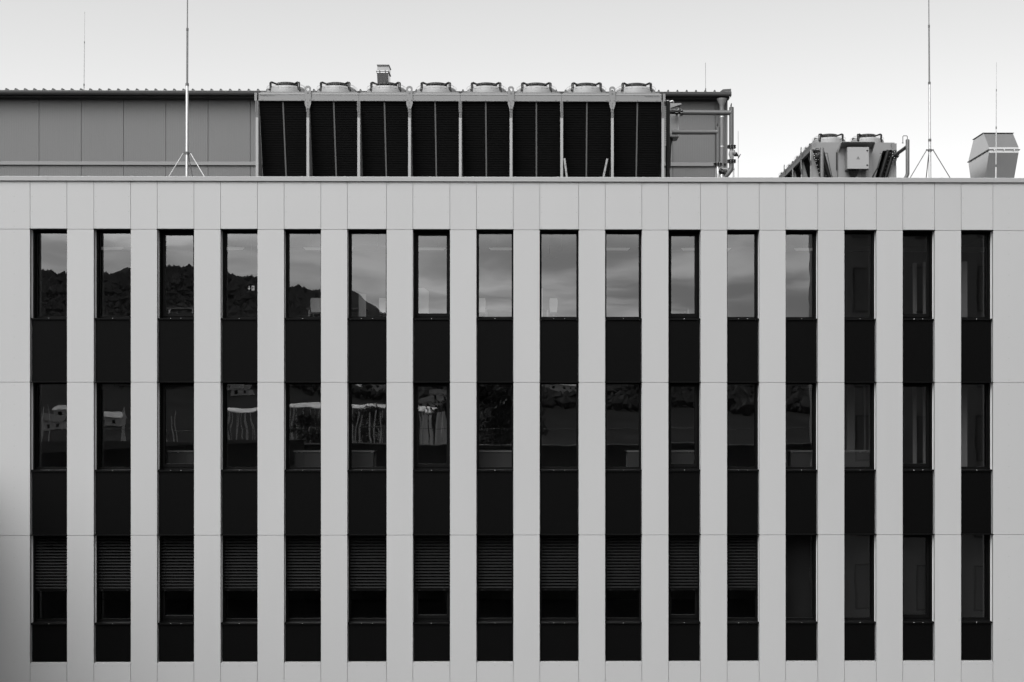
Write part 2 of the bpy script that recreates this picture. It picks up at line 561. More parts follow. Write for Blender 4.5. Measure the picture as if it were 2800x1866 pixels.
# venetian blinds, lowered two thirds, on the lowest row
SLAT_P = 8.47 * D0 / FPX
def slat_mesh(wd):
    m = MB()
    pts = []
    for k in range(6):
        t = k / 5 - .5
        y = t * .062; z = -t * -.040 + .010*(1 - (2*t)**2)
        pts.append((y, z))
    low = [(y + .0012, z - .0022) for y, z in pts]
    m.prism(pts + low[::-1], 'x', -wd/2, wd/2)
    return m.mesh('slat', 'blind_slat', smooth=True)
slat_cache = {}
NS = 17
for i in range(0, N0 + 12):
    a, b = ALL[i]
    wd = round(b - a - .045, 3)
    if wd not in slat_cache: slat_cache[wd] = slat_mesh(wd)
    hb = MB().box(a + .036, b - .036, .215, .29, Z3 - .05, Z3 - .013)
    bl_ = hb.obj('blind', 'black_frame', office)
    xc = (a+b)/2
    for k in range(NS):
        link('slat', slat_cache[wd], bl_, (xc, .250, Z3 - .075 - (k + .3)*SLAT_P*.985))
    zl = Z3 - .075 - (NS + .1)*SLAT_P*.985
    MB().prism([(.21, zl - .03), (.21, zl + .022), (.275, zl + .026), (.275, zl - .026)], 'x', a + .018, b - .018).obj('bottom_rail', 'black_panel', bl_)
    cd = MB()
    for t in (.15, .83):
        x = a + (b - a)*t
        cd.tube([(x, .205, Z3 - .04), (x + .004, .206, (Z3+zl)/2), (x, .205, zl)], .0025, 5)
        cd.box(x - .022, x + .022, .199, .209, zl - .028, zl + .012)
    cd.obj('cord', 'blind_slat', bl_)

# rooms behind the glass
FLOORS = [ZC + 2.08, ZC - 1.42, ZC - 4.92]
for k, zf in enumerate(FLOORS):
    MB().box(ex0 + .26, ex1 - .26, .51, YB - .31, zf - .30, zf).obj('floor_slab', 'room_floor', office)
    MB().box(ex0 + .26, ex1 - .26, .52, YB - .31, zf + 2.80, zf + 2.83).obj('ceiling', 'room_wall', office)
    xe = PX(2440, 6.6)
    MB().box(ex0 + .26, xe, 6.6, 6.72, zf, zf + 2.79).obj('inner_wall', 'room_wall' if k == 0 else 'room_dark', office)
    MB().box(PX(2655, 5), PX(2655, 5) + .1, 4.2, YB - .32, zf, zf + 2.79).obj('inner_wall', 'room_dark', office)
    # cross walls and glazed screens that show as pale uprights behind the right-hand windows
    for px0, px1, y in ((2497, 2507, 1.5), (2525, 2541, 1.3), (2624, 2645, 1.2), (2316, 2338, 1.9), (2363, 2367, 1.9), (2378, 2394, 1.6)):
        if k == 0 and px0 < 2400: continue
        MB().box(PX(px0, y), PX(px1, y), y, y + .08, zf, zf + (2.35 if k else 1.75)).obj('screen_panel', 'screen_white', office)
    if k == 2:
        for i_ in range(12, 16):
            a, b = BAYX[i_]
            MB().box(a - .05, b + .05, .62, .625, zf, zf + 2.7).obj('roller_blind', 'roller_blind', office)
    MB().box(ex0 + .3, ex1 - .3, 4.0, 4.25, zf + 2.36, zf + 2.46).obj('cable_tray', 'room_white', office)

# ================================================================== LOOSE THINGS IN THE ROOMS
def ordinal(n): return ['first','second','third','fourth','fifth','sixth','seventh','eighth','ninth','tenth','eleventh','twelfth','thirteenth','fourteenth','fifteenth','sixteenth','seventeenth','eighteenth','nineteenth','twentieth','twenty-first','twenty-second','twenty-third','twenty-fourth','twenty-fifth'][n-1]
LIGHTS = [(200,336,'between the second and third'), (531,667,'behind the fourth'), (830,966,'between the fifth and sixth'), (1082,1218,'behind the seventh'),
          (1337,1473,'behind the eighth'), (1586,1722,'behind the tenth'), (1863,1999,'behind the eleventh'), (2172,2308,'behind the thirteenth')]
for k, zf in enumerate(FLOORS[:2]):
    for px0, px1, wh in LIGHTS:
        x0, x1 = PX(px0, 3), PX(px1, 3)
        z = zf + 2.24
        t = thing('ceiling_light', 'slim white linear light hanging %s %s row window' % (wh, ('top', 'middle')[k]), 'light', ((x0+x1)/2, 3, z), 'linear lights under the office ceilings')
        MB().prism([(x0, z + .05), (x0 + .05, z), (x1 - .05, z), (x1, z + .05)], 'y', 2.94, 3.06).obj('diffuser', 'lamp_glow' if k == 0 else 'room_white', t)
        MB().box(x0 + .1, x1 - .1, 2.97, 3.03, z + .05, z + .07).obj('housing', 'galvanised', t)
        for xx in (x0 + .2, x1 - .2):
            MB().tube([(xx, 3, z + .07), (xx, 3, zf + 2.80)], .005, 6).obj('cord', 'black_metal', t)

def desk(px0, px1, y, zf, label, mod=True):
    x0, x1 = PX(px0, y), PX(px1, y)
    t = thing('desk', label, 'desk', ((x0+x1)/2, y, zf), 'desks by the windows')
    MB().box(x0, x1, y, y + .8, zf + .715, zf + .745).obj('desktop', 'room_white', t)
    if mod: MB().box(x0 + .02, x1 - .02, y + .02, y + .04, zf + .08, zf + .70).obj('front_panel', 'desk_front', t)
    for xx in (x0 + .06, x1 - .06):
        for yy in (y + .06, y + .74):
            MB().box(xx - .02, xx + .02, yy - .018, yy + .018, zf, zf + .715).obj('leg', 'galvanised', t)
    return t
zf = FLOORS[0]
desk(455, 532, 2.5, zf, 'white topped desk behind the third top row window', False)
desk(838, 996, 2.5, zf, 'long white topped desk between fifth and sixth top row windows', False)
desk(1321, 1504, 2.5, zf, 'white topped desk between eighth and ninth top row windows', False)
desk(1790, 1889, 2.3, zf, 'white topped desk behind the eleventh top row window', False)
zf = FLOORS[1]
desk(457, 560, 1.2, zf, 'desk with pale front panel behind third middle row window')
desk(803, 1023, 1.2, zf, 'long desk with pale front panel across fifth and sixth middle row windows')
desk(1290, 1420, 1.2, zf, 'desk with pale front panel behind eighth middle row window')
desk(1713, 1900, 1.2, zf, 'desk with pale front panel between tenth and eleventh middle row windows')
desk(2160, 2380, 1.3, zf, 'desk with pale front panel across thirteenth and fourteenth middle row windows')

def chair(px0, px1, y, zf, label):
    x0, x1 = PX(px0, y), PX(px1, y)
    t = thing('office_chair', label, 'chair', ((x0+x1)/2, y, zf), 'white chairs at the office desks')
    xm, hw = (x0+x1)/2, (x1-x0)/2
    MB().prism([(xm-hw*.8, zf+.46), (xm-hw*.95, zf+.60), (xm-hw, zf+.74), (xm-hw*.85, zf+.80), (xm+hw*.85, zf+.80), (xm+hw, zf+.74), (xm+hw*.95, zf+.60), (xm+hw*.8, zf+.46)], 'y', y, y+.03).obj('backrest', 'seat_white', t)
    MB().box(xm-hw*.9, xm+hw*.9, y+.03, y+.47, zf+.43, zf+.47).obj('seat', 'room_white', t)
    MB().tube([(xm, y+.25, zf+.08), (xm, y+.25, zf+.43)], .025, 8).obj('column', 'galvanised', t)
    b = MB()
    for k in range(5):
        a_ = 2*math.pi*k/5
        b.tube([(xm, y+.25, zf+.09), (xm+.28*math.cos(a_), y+.25+.28*math.sin(a_), zf+.04)], .018, 6)
    b.obj('base', 'black_metal', t)
zf = FLOORS[0]
chair(848, 882, 1.6, zf + .1, 'white chair back low in the fifth top row window')
chair(1304, 1328, 1.6, zf + .1, 'white chair back at the left of the eighth top row window')
chair(1502, 1525, 1.6, zf + .1, 'white chair back low in the ninth top row window')
chair(1036, 1056, 1.6, zf + .1, 'white chair back at the right of the sixth top row window')

def board(poly_px, y, label, zfoot):
    pts = [(PX(px, y), PZ(py, y)) for px, py in poly_px]
    x = [p[0] for p in pts]
    t = thing('screen_board', label, 'board', (sum(x)/len(x), y, zfoot), 'white boards standing in the top office')
    MB().prism(pts, 'y', y, y + .04).obj('board', 'seat_white', t)
    f = MB()
    for xx in (min(x) + .04, max(x) - .04): f.box(xx - .015, xx + .015, y - .2, y + .25, zfoot, zfoot + .03)
    f.obj('foot', 'galvanised', t)
board([(1130, 862), (1130, 788), (1160, 788), (1172, 798), (1172, 862)], 1.8, 'white board with a clipped corner in the seventh top row window', zf)
board([(981, 870), (981, 803), (1001, 806), (1001, 870)], 2.2, 'narrow white board in the sixth top row window', zf)
board([(1476, 870), (1476, 788), (1484, 788), (1484, 870)], 2.0, 'white board edge at the left of the ninth top row window', zf)
def pendant(px, y, zl, label):
    x = PX(px, y)
    t = thing('pendant_lamp', label, 'lamp', (x, y, zl), 'pendant lamps in the top office')
    MB().lathe([(.02, .10), (.05, .07), (.16, .02), (.19, 0), (.185, 0), (.15, .015), (.04, .06)], (x, y, zl), 20).obj('lamp_shade', 'room_white', t, smooth=True)
    MB().tube([(x, y, zl + .10), (x, y, FLOORS[0] + 2.80)], .004, 6).obj('cord', 'black_metal', t)
pendant(1503, 2.6, PZ(705, 2.6), 'pendant lamp with a flat white shade in the ninth top row window')
def spot(px, y, label):
    x = PX(px, y); z = PZ(687, y)
    t = thing('ceiling_spot', label, 'lamp', (x, y, z), 'white cylinder lamps in the top office')
    MB().lathe([(.045, 0), (.05, .01), (.05, .10), (.045, .11)], (x, y, z), 14).obj('cylinder_lamp', 'room_white', t, smooth=True)
    MB().tube([(x, y, z + .11), (x, y, FLOORS[0] + 2.80)], .006, 6).obj('rod', 'galvanised', t)
spot(1031.5, 3.2, 'white cylinder lamp in the sixth top row window')
spot(1535.5, 3.2, 'white cylinder lamp in the ninth top row window')

# emergency exit sign: white arrow and running man
y = 3.6
xs0, xs1, zs0, zs1 = PX(676, y), PX(697, y), PZ(797, y), PZ(781, y)
ex = thing('exit_sign', 'lit emergency exit sign with arrow in the fourth top row window', 'sign', ((xs0+xs1)/2, y, zs0))
MB().box(xs0, xs1, y, y + .03, zs0, zs1).obj('sign_box', 'black_metal', ex)
def sp(u, v): return (xs0 + (xs1-xs0)*u, zs0 + (zs1-zs0)*v)
MB().prism([sp(.20,.86), sp(.30,.86), sp(.30,.50), sp(.42,.50), sp(.25,.16), sp(.08,.50), sp(.20,.50)], 'y', y - .004, y - .001).obj('arrow', 'exit_glow', ex)
MB().prism([sp(.58,.10), sp(.94,.10), sp(.94,.90), sp(.58,.90)], 'y', y - .003, y - .001).obj('white_field', 'exit_glow', ex)
man = MB()
for poly in ([(.72,.78),(.78,.78),(.78,.70),(.72,.70)], [(.66,.66),(.80,.66),(.74,.44),(.68,.46)], [(.70,.46),(.76,.44),(.84,.30),(.86,.16),(.80,.30)], [(.68,.48),(.72,.42),(.66,.26),(.60,.26),(.64,.32)], [(.66,.66),(.68,.60),(.61,.52),(.60,.56)], [(.80,.66),(.78,.58),(.88,.56),(.88,.61)]):
    man.prism([sp(*p) for p in poly], 'y', y - .007, y - .004)
man.obj('running_man', 'ink', ex)
MB().tube([((xs0+xs1)/2, y + .015, zs1), ((xs0+xs1)/2, y + .015, FLOORS[0] + 2.80)], .006, 6).obj('hanger', 'galvanised', ex)

# ================================================================== PLANT ROOM BEHIND THE PARAPET
YP = 7.2
plant = thing('plant_room', 'grey sheet metal plant room with a long gutter along its roof edge', 'building', (PX(900, YP), YP, ROOF))
zg = PZ(262, YP)          # gutter centre line
pxj = [106.8 + 115.55*k for k in range(-5, 17)]
pxr = PX(1989, YP)
xj = [PX(p, YP) for p in pxj] + [pxr]
zfl0, zfl1 = PZ(452.5, YP, 300), PZ(442, YP, 300)
for a, b in zip(xj[:-1], xj[1:]):
    # finely ribbed sandwich panel
    def ribbed(z0, z1):
        m = MB(); n = 24
        pts = []
        for k in range(n):
            x0 = a + .006 + (b - a - .012)*k/n; dx = (b - a - .012)/n
            pts += [(x0, YP), (x0 + dx*.7, YP), (x0 + dx*.75, YP + .002), (x0 + dx*.95, YP + .002)]
        pts += [(b - .006, YP), (b - .006, YP + .05), (a + .006, YP + .05)]
        m.prism(pts, 'z', z0, z1)
        return m.obj('wall_panel', 'clad_grey', plant)
    ribbed(zfl1 - .02, zg - .126); ribbed(ROOF + .02, zfl0 + .004)
MB().box(xj[0], pxr - .004, YP + .055, YP + 6.0, ROOF, zg - .03).obj('wall', 'roof_dark', plant)
MB().box(pxr - .035, pxr + .004, YP - .012, YP + .06, ROOF, zg - .05).obj('corner_trim', 'clad_trim', plant)
MB().prism([(YP - .004, zfl0 + .012), (YP - .05, zfl0), (YP - .052, zfl0 + .008), (YP - .045, zfl1 - .01), (YP - .004, zfl1 + .004)], 'x', xj[0], PX(1955, YP)).obj('flashing_band', 'clad_trim', plant)
# half round gutter on brackets, with a dark eaves board under it
gr = .098
prof = [(YP - .36 + gr*math.cos(a), zg + gr*.95*math.sin(a)) for a in [math.pi + math.pi*k/12 for k in range(13)]]
inner = [(YP - .36 + (gr-.006)*math.cos(a), zg + (gr-.006)*.95*math.sin(a)) for a in [2*math.pi - math.pi*k/12 for k in range(13)]]
xg1 = PX(1993.5, YP)
MB().prism(prof + inner, 'x', xj[0], xg1).obj('gutter', 'gutter_grey', plant, smooth=True)
MB().tube([(xj[0], YP - .36 - gr, zg), (xg1, YP - .36 - gr, zg)], .010, 8).obj('gutter_bead', 'gutter_grey', plant, smooth=True)
MB().box(xg1 - .004, xg1 + .004, YP - .465, YP - .25, zg - .10, zg + .02).obj('gutter_end', 'gutter_grey', plant)
MB().box(xj[0], xg1 - .02, YP - .255, YP - .235, zg - .125, zg + .05).obj('eaves_board', 'roof_dark', plant)
MB().box(xj[0], xg1 - .02, YP - .234, YP - .004, zg - .125, zg - .10).obj('soffit', 'roof_dark', plant)
for p in [21, 148, 251, 352, 453, 579, 690, 800, 920, 1040, 1160, 1280, 1400, 1520, 1640, 1745, 1845, 1947]:
    x = PX(p, YP)
    m = MB()
    pr = [(YP - .36 + (gr+.004)*math.cos(a), zg + (gr+.004)*.95*math.sin(a)) for a in [math.pi*.98 + math.pi*1.04*k/10 for k in range(11)]]
    inn = [(YP - .36 + (gr+.0005)*math.cos(a), zg + (gr+.0005)*.95*math.sin(a)) for a in [math.pi*.98 + math.pi*1.04*k/10 for k in range(10, -1, -1)]]
    m.prism(pr + inn, 'x', x - .018, x + .018).obj('gutter_bracket', 'gutter_grey', plant)
MB().add([(xj[0], YP - .28, zg + .055), (xg1, YP - .28, zg + .055), (xg1, YP + 8, zg + .30), (xj[0], YP + 8, zg + .30), (xj[0], YP - .28, zg + .035), (xg1, YP - .28, zg + .035), (xg1, YP + 8, zg + .28), (xj[0], YP + 8, zg + .28)],
         [(0,1,2,3), (7,6,5,4), (0,4,5,1), (1,5,6,2), (2,6,7,3), (3,7,4,0)]).obj('roof', 'roof_dark', plant)
rib_me = None
for k in range(-14, 79):
    x = PX(2.5 + 25.3*k, YP)
    if x < xj[0] or x > xg1 - .28: continue
    y0, y1 = YP - .29, YP + 8
    dz = .25
    if rib_me is None:
        m = MB()
        h, wb, wt = .052, .036, .014
        z0 = zg + .052
        m.add([(-wb, y0, z0), (wb, y0, z0), (wt, y0, z0+h), (-wt, y0, z0+h), (-wb, y1, z0+dz), (wb, y1, z0+dz), (wt, y1, z0+h+dz), (-wt, y1, z0+h+dz)],
              [(0,1,2,3), (7,6,5,4), (0,4,5,1), (1,5,6,2), (2,6,7,3), (3,7,4,0)])
        rib_me = m.mesh('roof_rib', 'roof_dark', off=BASE[plant.name])
    link('roof_rib', rib_me, plant, (x, 0, 0))
MB().prism([(xg1 - .29, zg + .056), (xg1 - .22, zg + .11), (xg1 + .008, zg + .125), (xg1 + .008, zg + .03)], 'y', YP - .34, YP + 8).obj('verge_trim', 'roof_dark', plant)
# hopper and downpipe
yd = YP - .40
dx = PX(1974.5, yd)
MB().lathe([(.062, -.26), (.065, -.10), (.135, .05), (.135, .08)], (dx, yd + .06, PZ(277, yd, 1975)), 20).obj('hopper', 'clad_trim', plant, smooth=True)
dp = MB().tube([(dx, yd + .06, PZ(270, yd, 1975) - .2), (dx, yd + .06, ROOF + .1)], .057, 16).obj('downpipe', 'clad_trim', plant, smooth=True)
for py in (291, 319, 400):
    MB().lathe([(.057, -.015), (.062, -.012), (.062, .012), (.057, .015)], (dx, yd + .06, PZ(py, yd, 1975)), 16).obj('pipe_clip', 'galvanised', dp, smooth=True)

# ================================================================== DRY COOLERS
def fan_parts(root, cx, cy, z, Rf, s=28):
    """one fan: shroud > guard, bracket, hub"""
    sh = MB().lathe([(Rf*1.07, -.02), (Rf*1.07, .10), (Rf*1.055, .16), (Rf*1.035, .19), (Rf*1.0, .212), (Rf*.96, .225), (Rf*.93, .229), (Rf*.91, .226), (Rf*.90, .18), (Rf*.90, .0)], (cx, cy, z), s).obj('fan', 'shroud_grey', root, smooth=True)
    g_ = MB()
    def ring(r, h, t=.0030):
        g_.tube([(cx + r*math.cos(2*math.pi*k/24), cy + r*math.sin(2*math.pi*k/24), z + h) for k in range(25)], t, 4, caps=False)
    ring(Rf*1.06, .16, .0022); ring(Rf*1.06, .25, .0022); ring(Rf*.9, .30, .0022)
    for k in range(12):
        a = 2*math.pi*(k + .5)/12
        c, s_ = math.cos(a), math.sin(a)
        g_.tube([(cx+Rf*1.06*c, cy+Rf*1.06*s_, z+.10), (cx+Rf*1.06*c, cy+Rf*1.06*s_, z+.25), (cx+Rf*.9*c, cy+Rf*.9*s_, z+.30), (cx+Rf*.5*c, cy+Rf*.5*s_, z+.32)], .0020, 4)
    stuff(g_.obj('fan_guard', 'rod_grey', sh))
    for k in range(4):
        a = math.pi/4 + k*math.pi/2
        c, s_ = math.cos(a), math.sin(a)
        b_ = MB()
        for off in (-.024, .024):
            ox, oy = -s_*off, c*off
            b_.tube([(cx+Rf*1.03*c+ox, cy+Rf*1.03*s_+oy, z+.12), (cx+Rf*1.05*c+ox, cy+Rf*1.05*s_+oy, z+.30), (cx+Rf*1.0*c+ox, cy+Rf*1.0*s_+oy, z+.325), (cx+Rf*.56*c+ox*.8, cy+Rf*.56*s_+oy*.8, z+.295)], .0155, 6)
        b_.tube([(cx+Rf*1.04*c-s_*.03, cy+Rf*1.04*s_+c*.03, z+.14), (cx+Rf*1.10*c, cy+Rf*1.10*s_, z-.01)], .016, 6)
        b_.box(cx+Rf*1.03*c-.05, cx+Rf*1.03*c+.05, cy+Rf*1.03*s_-.02, cy+Rf*1.03*s_+.02, z+.12, z+.155)
        b_.obj('fan_bracket', 'black_metal', sh)
    MB().lathe([(Rf*.50, .305), (Rf*.56, .315), (Rf*.56, .352), (Rf*.50, .358), (Rf*.2, .362), (.0, .364)], (cx, cy, z), 28).obj('fan_motor', 'black_metal', sh, smooth=True)
    bl_ = MB()
    for k in range(5):
        a = 2*math.pi*k/5 + .3
        a2 = a + .55
        bl_.add([(cx+Rf*.25*math.cos(a), cy+Rf*.25*math.sin(a), z+.08), (cx+Rf*.86*math.cos(a-.05), cy+Rf*.86*math.sin(a-.05), z+.07),
                 (cx+Rf*.86*math.cos(a2), cy+Rf*.86*math.sin(a2), z+.14), (cx+Rf*.25*math.cos(a2+.1), cy+Rf*.25*math.sin(a2+.1), z+.14)], [(0,1,2,3)])
    bl_.obj('fan_blade', 'black_metal', sh)
    return sh

def coil_mesh(x0, x1, H, slope, pitch=.055):
    """leaning finned coil block with the tube rows standing proud"""
    m = MB()
    m.add([(x0, .03, 0), (x1, .03, 0), (x1, .03 + slope*H, -H), (x0, .03 + slope*H, -H), (x0, .17, 0), (x1, .17, 0), (x1, .17 + slope*H, -H), (x0, .17 + slope*H, -H)],
          [(0,1,2,3), (7,6,5,4), (0,4,5,1), (1,5,6,2), (2,6,7,3), (3,7,4,0)])
    n = int(H/pitch)
    for k in range(n):
        z = -(k + .5)*pitch
        y = .03 - slope*z
        m.add([(x0+.004, y, z+.009), (x1-.004, y, z+.009), (x1-.004, y-.012, z), (x0+.004, y-.012, z), (x1-.004, y, z-.009), (x0+.004, y, z-.009)],
              [(0,1,2,3), (3,2,4,5), (0,3,5), (1,4,2)])
    return m

def dry_cooler(name, label, loc, rz, nmod, pitch, W, zrail, H, slope, Rf, logo=False, front=True):
    """local frame: x along the unit, y across it (0 = near side), z = height over the roof"""
    t = thing(name, label, 'cooling unit', loc, 'dry coolers on the roof', rz)
    BASE[t.name] = (0, 0, 0)
    Lx = nmod*pitch
    zb = zrail - .205
    # long top rails in pieces two bays long; far side mirrored
    for side in (0, 1):
        def Y(y): return y if side == 0 else W - y
        for k in range(0, nmod, 2):
            x0, x1 = k*pitch + .003 + (.03 if k == 0 else 0), min(Lx, (k+2)*pitch) - .003 - (.03 if k + 2 >= nmod else 0)
            m = MB()
            m.prism([(Y(.10), zrail), (Y(.035), zrail - .004), (Y(.0), zrail - .05), (Y(.008), zrail - .055), (Y(.008), zrail - .165), (Y(-.012), zrail - .17), (Y(-.012), zb), (Y(.10), zb)], 'x', x0, x1)
            m.prism([(x0 + .02, zrail - .01), (x0 + .055, zrail + .028), (x1 - .055, zrail + .028), (x1 - .02, zrail - .01)], 'y', Y(.035), Y(.05))
            m.obj('top_rail', 'rail_paint', t)
        for k in range(nmod + 1):
            x = k*pitch
            # post, its dark bracket above and the gusset behind it
            MB().box(x - .032, x + .032, *sorted((Y(-.02), Y(.01))), 0, zrail - .62).obj('post', 'post_white', t)
            b_ = MB().box(x - .030, x + .030, *sorted((Y(-.012), Y(.012))), zrail - .62, zb)
            bo = b_.obj('post_bracket', 'divider_grey', t)
            bb = MB()
            for q in range(6):
                zq = zb - .08 - q*.065
                bb.box(x - .006, x + .006, *sorted((Y(-.016), Y(-.0125))), zq - .006, zq + .006)
                if q > 2: bb.box(x + .012, x + .022, *sorted((Y(-.016), Y(-.0125))), zq - .006, zq + .006)
            bb.obj('bolt', 'ink', bo)
            MB().box(x - .034, x - .026, *sorted((Y(-.030), Y(.0))), zrail - .48, zb + .02).obj('post_strap', 'post_white', bo)
            hh = H
            MB().add([(x+.033, Y(.012), zb), (x+.033, Y(.05), zb), (x+.033, Y(.05+slope*hh), zb-hh), (x+.033, Y(.012), zb-hh),
                      (x+.038, Y(.012), zb), (x+.038, Y(.05), zb), (x+.038, Y(.05+slope*hh), zb-hh), (x+.038, Y(.012), zb-hh)],
                     [(0,1,2,3), (7,6,5,4), (0,4,5,1), (1,5,6,2), (2,6,7,3), (3,7,4,0)]).obj('gusset', 'cooler_grey', t)
        # coils: two blocks per bay with a divider between them
        for k in range(nmod):
            for h in (0, 1):
                x0, x1 = k*pitch + .04 + h*(pitch/2 - .02), k*pitch + pitch/2 - .02 + h*(pitch/2 - .02)
                m = coil_mesh(x0, x1, H, slope)
                m.v = [(p[0], Y(p[1] + .04), p[2] + zb - .004) for p in m.v]
                m.obj('coil', 'coil_black', t)
            xd = k*pitch + pitch/2
            m = MB()
            m.add([(xd-.017, .045, 0), (xd+.017, .045, 0), (xd+.017, .045+slope*H, -H), (xd-.017, .045+slope*H, -H), (xd-.017, .10, 0), (xd+.017, .10, 0), (xd+.017, .10+slope*H, -H), (xd-.017, .10+slope*H, -H)],
                  [(0,1,2,3), (7,6,5,4), (0,4,5,1), (1,5,6,2), (2,6,7,3), (3,7,4,0)])
            m.v = [(p[0], Y(p[1]), p[2] + zb - .004) for p in m.v]
            m.obj('coil_divider', 'divider_grey', t)
        # lifting lugs with an eye on every second post
        for k in range(1, nmod + 1, 2):
            x = k*pitch
            lug = MB()
            hw, zt_ = .078, zrail + .165
            ya, yb_ = sorted((Y(-.020), Y(-.014)))
            lug.holed([(x-hw, zrail-.03), (x+hw, zrail-.03), (x+hw, zt_-.045), (x+hw-.042, zt_), (x-hw+.042, zt_), (x-hw, zt_-.045)], (x, zrail + .075), .036, 'y', ya, yb_)
            lug.prism([(x-hw, zrail-.03), (x+hw, zrail-.03), (x+hw, zb-.075), (x+.036, zb-.20), (x-.036, zb-.20), (x-hw, zb-.075)], 'y', ya, yb_)
            lo = lug.obj('lifting_lug', 'rail_paint', t)
            bm_ = MB()
            for (bx, bz, r) in ((0, zrail - .012, .021), (-.05, zb + .018, .017), (.05, zb + .018, .017), (0, zb - .05, .011), (0, zb - .12, .011), (0, zb - .19, .011)):
                n = 8
                vs = [(x+bx+r*math.cos(2*math.pi*q/n), Y(-.027), bz+r*math.sin(2*math.pi*q/n)) for q in range(n)]
                vs += [(p[0], Y(-.018), p[2]) for p in vs]
                bm_.add(vs, [tuple(range(n))] + [(q, (q+1) % n, n+(q+1) % n, n+q) for q in range(n)])
            bm_.obj('bolt', 'divider_grey', lo)
    # rail rivets
    rb = MB()
    for k in range(nmod):
        for f_ in (.10, .12, .5, .88, .9):
            rb.box(k*pitch + pitch*f_ - .006, k*pitch + pitch*f_ + .006, -.016, -.011, zb + .012, zb + .024)
    stuff(rb.obj('rail_rivets', 'ink', t))
    # fan deck and end caps
    MB().box(.02, Lx - .02, .101, W - .101, zrail - .09, zrail - .03).obj('fan_deck', 'cooler_paint', t)
    for xe, s_ in ((-.035, 0), (Lx - .003 + .038, 1)):
        MB().box(xe - .028 if s_ == 0 else xe - .035, xe + .035 if s_ == 0 else xe + .028, -.016, .11, zb - .002, zrail - .012).obj('rail_end_cap', 'rail_paint', t)
    fw = W/2
    protos = []
    for k in range(nmod):
        for q in (0, 1):
            cx_, cy_ = (k + .5)*pitch, W*(.27 if q == 0 else .73)
            if not protos:
                protos.append((fan_parts(t, cx_, cy_, zrail + .005, Rf), cx_, cy_))
            else:
                f0, x0, y0 = protos[0]
                c = copy_tree(f0, t)
                c.location = (cx_ - x0, cy_ - y0, 0)
    return t

# ---- the long unit, eight bays
YC = 2.6
XC0 = PX(703, YC)
CP = (PX(1812.5, YC) - XC0) / 8
zr = PZ(255, YC) - ROOF
cooler = dry_cooler('dry_cooler', 'long dry cooler with eight black coil bays and a row of fans', (XC0, YC, ROOF), 0, 8, CP, 2.3, zr, 2.15, .235, .475)
for px0, px1 in ((708.7, 733), (1761.6, 1786)):
    lx = PX(px0, YC) - XC0
    lettering('lettering', 'ThermoKey', .062, 'ink', cooler, (lx, .0065, PZ(265.2, YC) - ROOF), (R(90), 0, 0), PX(px1, YC) - PX(px0, YC))
    ls = MB()
    for k in range(15):      # the small print after the name, too fine to read
        x = lx + (PX(px1, YC) - PX(px0, YC)) + .012 + k*.0102
        ls.box(x, x + .0075, .005, .0075, PZ(264.6, YC) - ROOF, PZ(262.6, YC) - ROOF)
    stuff(ls.obj('small_print', 'divider_grey', cooler))
# right-hand end of the long unit: coil tubes, header, control box under a canopy
eb = MB()
for k in range(22):
    z = zr - .30 - k*.045
    eb.tube([(8*CP + .03, .09, z), (8*CP + .085, .10, z), (8*CP + .085, .10, z - .02), (8*CP + .03, .09, z - .02)], .007, 6)
eb.obj('tube_bend', 'galvanised', cooler, smooth=True)
end_ = MB().box(8*CP + .005, 8*CP + .02, .16, 2.14, zr - 2.3, zr - .10)
end_.obj('end_plate', 'cooler_grey', cooler)
hx = PX(1826, 3.0) - XC0
hp = MB().tube([(hx, .40, PZ(278, 3.0, 1826) - ROOF), (hx, .43, .35)], .056, 18).obj('header', 'dark_pipe', cooler, smooth=True)
MB().lathe([(.05, 0), (.062, .004), (.062, .014), (.03, .024), (0, .028)], (hx, .40, PZ(278, 3.0, 1826) - ROOF), 18).obj('header_cap', 'galvanised', hp, smooth=True)
MB().tube([(hx + .03, .38, PZ(280, 3.0, 1826) - ROOF), (hx + .12, .36, PZ(278, 3.0, 1826) - ROOF), (hx + .15, .36, PZ(282, 3, 1826) - ROOF)], [.016, .022, .012], 8).obj('air_vent', 'galvanised', hp, smooth=True)
bx0, bx1 = PX(1831, 4.1) - XC0, PX(1853.5, 4.1) - XC0
bz0, bz1 = PZ(373.6, 4.1, 1840) - ROOF, PZ(293, 4.1, 1840) - ROOF
cb = MB().box(bx0, bx1, 1.5, 2.08, bz0, bz1).obj('control_box', 'cooler_paint', cooler)
MB().box(bx1 + .002, bx1 + .03, 1.505, 2.075, bz0 + .005, bz1 - .005).obj('door', 'post_white', cb)
cv = MB()
cz = PZ(284, 4.1, 1840) - ROOF
cv.prism([(bx0 + .01, cz), (bx0 + .30, cz), (bx0 + .30, cz - .03), (bx0 + .01, cz - .125)], 'y', 1.44, 1.452)
cv.prism([(bx0 + .01, cz), (bx0 + .30, cz), (bx0 + .30, cz - .03), (bx0 + .01, cz - .125)], 'y', 2.128, 2.14)
cv.box(bx0 + .01, bx0 + .30, 1.453, 2.127, cz - .010, cz)
cv.obj('canopy', 'cooler_paint', cooler)
cbl = MB()
for k in range(4):
    cbl.tube([(bx0 + .03 + k*.025, 1.6 + k*.05, bz0 + .01), (bx0 + .02 + k*.012, 1.6 + k*.04, bz0 - .2), (bx0 + .03, 1.62 + k*.03, bz0 - .7), (bx0 - .02, 1.7, bz0 - 1.0), (bx0 - .04, 1.7, .3)], .011, 6)
cbl.obj('cable', 'black_metal', cb, smooth=True)
